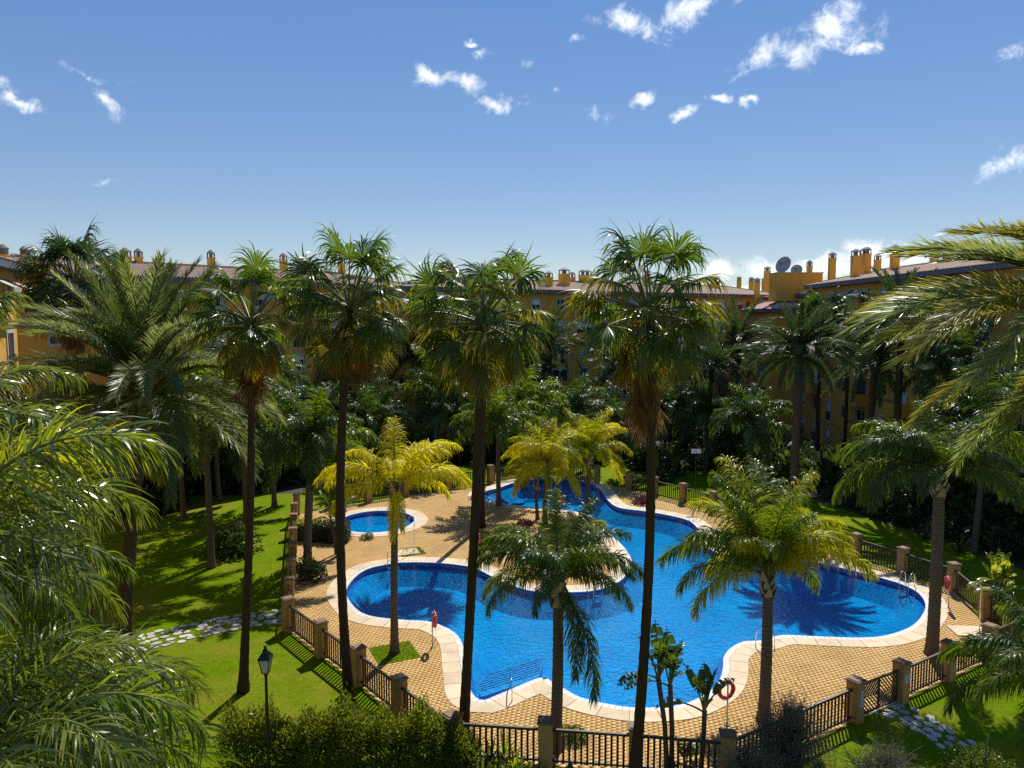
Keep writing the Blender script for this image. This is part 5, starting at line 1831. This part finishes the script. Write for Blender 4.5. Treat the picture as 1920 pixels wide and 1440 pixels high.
# ---------------------------------------------------------------- buildings
def corrugated(mb, ea, eb, inward, rise, run, hipa, hipb):
    """roman tiles on a roof plane: eave ea->eb, going inward by run and up by rise"""
    L = (eb - ea).length
    u = (eb - ea) / L
    slope = math.hypot(run, rise)
    pitch = 0.30
    n = max(2, int(L / pitch))
    rows = max(2, int(slope / 0.42))
    prof = [(0.0, 0.0), (0.16, 0.055), (0.34, 0.075), (0.52, 0.055), (0.68, 0.0), (0.84, -0.02)]
    xs, hs = [], []
    for i in range(n):
        for a, h in prof:
            xs.append((i + a) * L / n)
            hs.append(h)
    xs.append(L)
    hs.append(0.0)
    vs, fs = [], []
    for x, h in zip(xs, hs):
        fm = 1.0
        if hipa > 0:
            fm = min(fm, x / hipa)
        if hipb > 0:
            fm = min(fm, (L - x) / hipb)
        fm = max(0.001, fm)
        for r in range(rows):
            for k, lift in ((0, 0.03), (1, 0.0)):
                f = min((r + k) / rows, fm)
                p = ea + u * x + inward * (run * f)
                vs.append((p.x, p.y, p.z + rise * f + (h if f < fm else 0.0) + lift))
    m = rows * 2
    for i in range(len(xs) - 1):
        for r in range(m - 1):
            fs.append((i * m + r, (i + 1) * m + r, (i + 1) * m + r + 1, i * m + r + 1))
    mb.add(vs, fs)


CH = {}


def chimney(rt, x, y, z0, z1, w, double=False):
    """shaft and little arched pot with tiled hat, local coordinates"""
    w = w * 0.66
    sh = MB()
    W_ = w * (1.9 if double else 1.0)
    sh.box((x, y, (z0 + z1) / 2), (W_, w, z1 - z0))
    sh.box((x, y, z1 + 0.03), (W_ + 0.10, w + 0.10, 0.08))
    o = sh.build('chimney', 'facade', rt)
    cp = MB()
    for dx in ((-0.48 * w, 0.48 * w) if double else (0.0,)):
        q = w * 0.40
        for sx in (-1, 1):
            for sy in (-1, 1):
                cp.box((x + dx + sx * q, y + sy * q, z1 + 0.07 + 0.22), (0.10, 0.10, 0.44))
        cp.box((x + dx, y, z1 + 0.07 + 0.20), (q * 0.9, q * 0.9, 0.4))
        cp.lathe([(q * 1.75, z1 + 0.50), (q * 1.75, z1 + 0.56), (q * 0.7, z1 + 0.78), (q * 0.15, z1 + 0.86)], 8, (x + dx, y, 0))
    cp.build('chimney_pot', 'chimney_grey', o)


def wall_grid(mb, L, H, openings, y=0.0, rev=0.22):
    """facade in local xz at y, facing -y, with real openings"""
    xs = sorted({0.0, L} | {v for o_ in openings for v in (o_[0], o_[1])})
    zs = sorted({0.0, H} | {v for o_ in openings for v in (o_[2], o_[3])})
    for i in range(len(xs) - 1):
        for k in range(len(zs) - 1):
            cx, cz = (xs[i] + xs[i + 1]) / 2, (zs[k] + zs[k + 1]) / 2
            if any(o_[0] < cx < o_[1] and o_[2] < cz < o_[3] for o_ in openings):
                continue
            mb.add([(xs[i], y, zs[k]), (xs[i + 1], y, zs[k]), (xs[i + 1], y, zs[k + 1]), (xs[i], y, zs[k + 1])], [(0, 1, 2, 3)])
    for a, b_, c, d_ in openings:
        p = [(a, c), (b_, c), (b_, d_), (a, d_)]
        for k in range(4):
            (x0, z0), (x1, z1) = p[k], p[(k + 1) % 4]
            mb.add([(x0, y, z0), (x0, y + rev, z0), (x1, y + rev, z1), (x1, y, z1)], [(0, 1, 2, 3)])


WIN = {}


def window_parts(rt, x0, x1, z0, z1, trim='facade_trim', rail=False, shutter=False, y=0.0, blind=0.0):
    w, h = x1 - x0, z1 - z0
    key = (round(w, 2), round(h, 2), trim, rail, shutter)
    if key not in WIN:
        f = MB()
        f.box((0, -0.02, -0.09), (w + 0.5, 0.14, 0.16))
        f.box((0, -0.015, h + 0.09), (w + 0.36, 0.08, 0.18))
        for s_ in (-1, 1):
            f.box((s_ * (w / 2 + 0.09), -0.015, h / 2), (0.18, 0.08, h))
        sash = MB()
        for s_ in (-1, 0, 1):
            sash.box((s_ * (w / 2 - 0.035), 0.16, h / 2), (0.07, 0.05, h))
        for z in (0.035, h - 0.035):
            sash.box((0, 0.163, z), (w, 0.05, 0.07))
        pane = MB().box((0, 0.19, h / 2), (w, 0.01, h))
        rl = None
        if rail:
            rl = MB()
            rl.box((0, -0.10, 1.0), (w + 0.2, 0.04, 0.04))
            rl.box((0, -0.10, 0.1), (w + 0.2, 0.04, 0.04))
            for k in range(9):
                rl.box((-w / 2 + w * k / 8, -0.10, 0.55), (0.02, 0.02, 0.9))
        WIN[key] = (f.mesh('window_frame', trim), sash.mesh('sash', 'shutter_blue' if shutter else 'white_frame'), pane.mesh('pane', 'window_glass'), rl.mesh('window_rail', 'black_iron') if rl else None)
    fm, sm_, pm, rm = WIN[key]
    wo_ = link('window', fm, rt, ((x0 + x1) / 2, y, z0))
    link('sash', sm_, wo_)
    link('pane', pm, wo_)
    if rm:
        link('window_rail', rm, wo_)
    if blind > 0:
        MB().box((0, 0.12, h * (1 - blind / 2)), (w - 0.02, 0.02, h * blind)).build('blind', 'white_frame', wo_)
    return wo_


def building(p0, p1, label, depth=12.0, eave=17.9, floors=6, bay=4.2, rise=1.45, hips=(True, True), chimneys=(), seed=1, balconies=0.25, low_wall=True, win_blue=0.25, end_windows=False):
    rs = np.random.default_rng(seed)
    d = Vector((p1[0] - p0[0], p1[1] - p0[1], 0))
    L = d.length
    rz = math.atan2(d.y, d.x)
    rt = root('apartment_building', Vector((p0[0], p0[1], 0)), label, 'building', None, rz)
    fh = eave / floors
    ops, meta = [], []
    nb = max(1, int(L / bay))
    for fl_ in range(floors):
        for k in range(nb):
            cx = (k + 0.5) * L / nb
            z0 = fl_ * fh
            if fl_ == floors - 1:
                tall = rs.random() < 0.3
            else:
                tall = (k + fl_) % 2 == 0
            bal = rs.random() < balconies and 0 < fl_
            w = 2.6 if bal else (1.25 if tall else 1.2)
            zb, zt = (z0 + 0.12, z0 + 2.35) if (tall or bal) else (z0 + 0.95, z0 + 2.3)
            ops.append((cx - w / 2, cx + w / 2, zb, zt))
            meta.append((tall, bal))
    wl = MB()
    wall_grid(wl, L, eave, ops)
    wl.add([(0, 0, 0), (0, depth, 0), (0, depth, eave), (0, 0, eave)], [(0, 1, 2, 3)])
    wl.add([(L, 0, 0), (L, depth, 0), (L, depth, eave), (L, 0, eave)], [(0, 3, 2, 1)])
    wl.add([(0, depth, 0), (L, depth, 0), (L, depth, eave), (0, depth, eave)], [(0, 3, 2, 1)])
    wl.build('wall', 'facade', rt)
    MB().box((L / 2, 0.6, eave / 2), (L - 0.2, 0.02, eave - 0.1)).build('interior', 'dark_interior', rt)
    for (a, b_, c, e_), (tall, bal) in zip(ops, meta):
        window_parts(rt, a, b_, c, e_, 'facade_trim', tall and not bal, rs.random() < win_blue, blind=rs.choice([0, 0, 0, 0.3, 0.55, 0.85]))
        if (bal or c > eave - fh) and rs.random() < 0.35:
            aw = MB()
            aw.add([(a - 0.2, -0.06, e_ + 0.15), (b_ + 0.2, -0.06, e_ + 0.15), (b_ + 0.2, -1.25, e_ - 0.45), (a - 0.2, -1.25, e_ - 0.45), (b_ + 0.2, -1.25, e_ - 0.68), (a - 0.2, -1.25, e_ - 0.68)], [(0, 1, 2, 3), (3, 2, 4, 5)])
            aw.build('awning', 'awning_cloth', rt)
        if bal:
            bm_ = MB()
            bm_.box(((a + b_) / 2, -0.65, c - 0.2), (b_ - a + 1.0, 1.3, 0.18))
            bo_ = bm_.build('balcony', 'facade', rt)
            pm_ = MB()
            pm_.box(((a + b_) / 2, -1.24, c + 0.42), (b_ - a + 1.0, 0.14, 1.05))
            for s_ in (a - 0.43, b_ + 0.43):
                pm_.box((s_, -0.585, c + 0.42), (0.14, 1.17, 1.05))
            pm_.build('parapet', 'facade', bo_)
    # string courses
    for fl_ in (1, floors - 1):
        MB().box((L / 2, -0.03, fl_ * fh - 0.05), (L + 0.06, 0.10, 0.14)).build('string_course', 'facade', rt)
    # eaves and hipped tile roof
    ov = 0.75
    fs_ = MB()
    fs_.box((L / 2, depth / 2, eave + 0.06), (L + 2 * ov - 0.1, depth + 2 * ov - 0.1, 0.12))
    for yy in (-ov, depth + ov):
        fs_.box((L / 2, yy, eave + 0.16), (L + 2 * ov, 0.12, 0.36))
    for xx in (-ov, L + ov):
        fs_.box((xx, depth / 2, eave + 0.16), (0.12, depth + 2 * ov - 0.14, 0.36))
    fs_.build('fascia', 'fascia', rt)
    ez = eave + 0.36
    run = depth / 2 + ov
    ha = run if hips[0] else 0
    hb = run if hips[1] else 0
    A, B_, C_, D_ = Vector((-ov - 0.1, -ov - 0.1, ez)), Vector((L + ov + 0.1, -ov - 0.1, ez)), Vector((L + ov + 0.1, depth + ov + 0.1, ez)), Vector((-ov - 0.1, depth + ov + 0.1, ez))
    run += 0.1
    rf = MB()
    corrugated(rf, A, B_, Vector((0, 1, 0)), rise, run, ha, hb)
    corrugated(rf, C_, D_, Vector((0, -1, 0)), rise, run, hb, ha)
    if ha:
        corrugated(rf, D_, A, Vector((1, 0, 0)), rise, run, run, run)
    if hb:
        corrugated(rf, B_, C_, Vector((-1, 0, 0)), rise, run, run, run)
    ro = rf.build('roof', 'roof_tile', rt)
    rd = MB()
    rz_ = ez + rise + 0.08
    ra, rb = Vector((-ov + ha, depth / 2, rz_)), Vector((L + ov - hb, depth / 2, rz_))
    rd.tube([ra, rb], 0.14, 6)
    for h_, e_, r_ in ((ha, A, ra), (ha, D_, ra), (hb, B_, rb), (hb, C_, rb)):
        if h_:
            rd.tube([e_ + Vector((0, 0, 0.06)), r_], 0.12, 6)
    rd.build('ridge_tiles', 'cap_tile', ro)
    ux = d / L
    uy = Vector((-ux.y, ux.x, 0))
    for ch in chimneys:  # pixel column, pixel top, setback from the facade, width (m), double
        cxp, cyp, back, w = ch[:4]
        dr = px_dir(cxp, cyp)
        # intersect view column with the line parallel to the facade at that setback
        o_ = Vector((p0[0], p0[1], 0)) + uy * back
        den_ = dr.x * ux.y - dr.y * ux.x
        tt = (o_.x * ux.y - o_.y * ux.x) / den_
        pt = Vector((dr.x * tt, dr.y * tt, EYE + dr.z * tt))
        sx = (pt - o_).dot(ux)
        roof_z = ez + rise * (1 - abs(back - depth / 2) / (depth / 2 + ov))
        zt = pt.z - 0.86
        chimney(rt, sx, back, min(roof_z, zt) - 0.6, max(zt, roof_z + 0.5), w, len(ch) > 4 and ch[4])
    return rt


# back range in two blocks running away to the right
PB0, PB1, PB2 = (-44.0, 47.0), (-11.0, 86.0), (42.0, 121.0)
building(PB0, PB1, 'ochre apartment block with tiled roof behind the left palms', chimneys=[(235, 464, 7, 1.1), (259, 468, 6, 0.85), (300, 492, 2.5, 0.9), (395, 468, 7, 0.85), (531, 474, 7, 0.9), (640, 480, 6, 0.9)], seed=2, hips=(True, True))
building(PB1, PB2, 'long ochre apartment block with chimneys closing the far side', chimneys=[(801, 511, 2.5, 1.3), (825, 494, 7, 1.0), (843, 495, 5, 1.2), (968, 495, 6, 1.1), (1029, 508, 2.2, 1.2), (1058, 502, 3.2, 1.7), (1073, 509, 7, 1.0), (1097, 505, 6, 1.3, True), (1110, 513, 8, 1.1), (1212, 505, 5, 1.3), (1265, 528, 3, 1.0), (1275, 528, 6, 1.1), (1341, 517, 5, 1.6)], seed=3, bay=3.6)
# right range coming back towards the balcony
PR0, PR1, PR2 = (38.5, 116.0), (36.5, 94.0), (34.5, 38.0)
building(PR0, PR1, 'ochre block with stepped roofs and satellite dishes on the right side', chimneys=[(1386, 518, 4, 1.2), (1409, 519, 3, 1.2), (1439, 499, 2.5, 1.4), (1433, 520, 8, 1.2)], seed=4, eave=17.5, rise=1.3, balconies=0.4, win_blue=0.6)
building(PR1, PR2, 'right hand ochre block with long tiled roof and tall chimneys', chimneys=[(1561, 472, 3, 1.1), (1605, 466, 1.8, 1.2), (1624, 463, 4, 1.1, True), (1646, 475, 8, 1.0), (1679, 458, 4, 1.1), (1753, 453, 7, 0.95), (1778, 462, 8, 0.8, True), (1813, 450, 8, 0.9)], seed=5, eave=18.4, rise=1.5, balconies=0.45, win_blue=0.6)
building((-18.6, 17.0), (-28.9, 45.0), 'sunlit ochre block with white framed windows at the left edge', chimneys=[(5, 457, 4, 0.9), (46, 462, 6, 0.9, True)], seed=6, eave=17.6, rise=1.4, bay=3.0, balconies=0.0, win_blue=0.0)

building((33.6, 110.0), (32.4, 97.5), 'low ochre wing with pitched tile roof under the satellite dishes', depth=4.5, eave=15.6, floors=5, bay=3.6, rise=1.1, hips=(True, True), chimneys=[(1420, 520, 2.2, 1.1)], seed=9, balconies=0.3, win_blue=0.7)

# roof terrace block that carries the dishes
tb = at(1492, 513, 100)
rt = root('roof_tower', Vector((tb.x, 100, 17.0)), 'low ochre roof parapet block carrying satellite dishes', 'building')
MB().box((0, 0, (tb.z - 17.0) / 2), (5.8, 3.0, tb.z - 17.0)).build('parapet_wall', 'facade', rt)
MB().box((0, 0, tb.z - 17.0 + 0.05), (6.0, 3.2, 0.1)).build('coping', 'facade_trim', rt)
chimney(rt, 1.9, 0.4, tb.z - 17.2, tb.z - 17.0 + 0.9, 0.9)


def dish(x, y, Yd, r, face, label):
    c = at(x, y, Yd)
    rt = root('satellite_dish', Vector((c.x, c.y, tb.z + 0.1)), label, 'satellite dish', 'satellite dishes on the roof')
    hz = c.z - tb.z - 0.1
    MB().tube([(0, 0, 0), (0, 0, hz)], 0.06, 6).build('mast', 'galv', rt)
    M = Matrix.Rotation(face, 3, 'Z') @ Matrix.Rotation(R(72), 3, 'Y')
    vs, fs = [], []
    for i in range(6):
        for k in range(24):
            a = 2 * math.pi * k / 24
            rr_ = r * i / 5
            vs.append(M @ Vector((rr_ * math.cos(a), rr_ * math.sin(a), 0.28 * r * (i / 5) ** 2)) + Vector((0, 0, hz)))
    for i in range(5):
        for k in range(24):
            fs.append((i * 24 + k, i * 24 + (k + 1) % 24, (i + 1) * 24 + (k + 1) % 24, (i + 1) * 24 + k))
    MB().add(vs, fs).build('reflector', 'dish_metal', rt, True)
    arm = MB()
    fpt = M @ Vector((0, 0, r * 0.8)) + Vector((0, 0, hz))
    for k in range(3):
        a = k * 2.09
        arm.tube([M @ Vector((r * math.cos(a), r * math.sin(a), 0.28 * r)) + Vector((0, 0, hz)), fpt], 0.02, 4)
    arm.build('feed_arm', 'black_iron', rt)
    MB().box(fpt, (0.16, 0.16, 0.2)).build('feed_horn', 'black_iron', rt)


dish(1471, 498, 99.5, 1.12, R(215), 'large grey satellite dish on the roof parapet block')
dish(1494, 507, 99.5, 0.72, R(240), 'smaller pale satellite dish beside the large one')
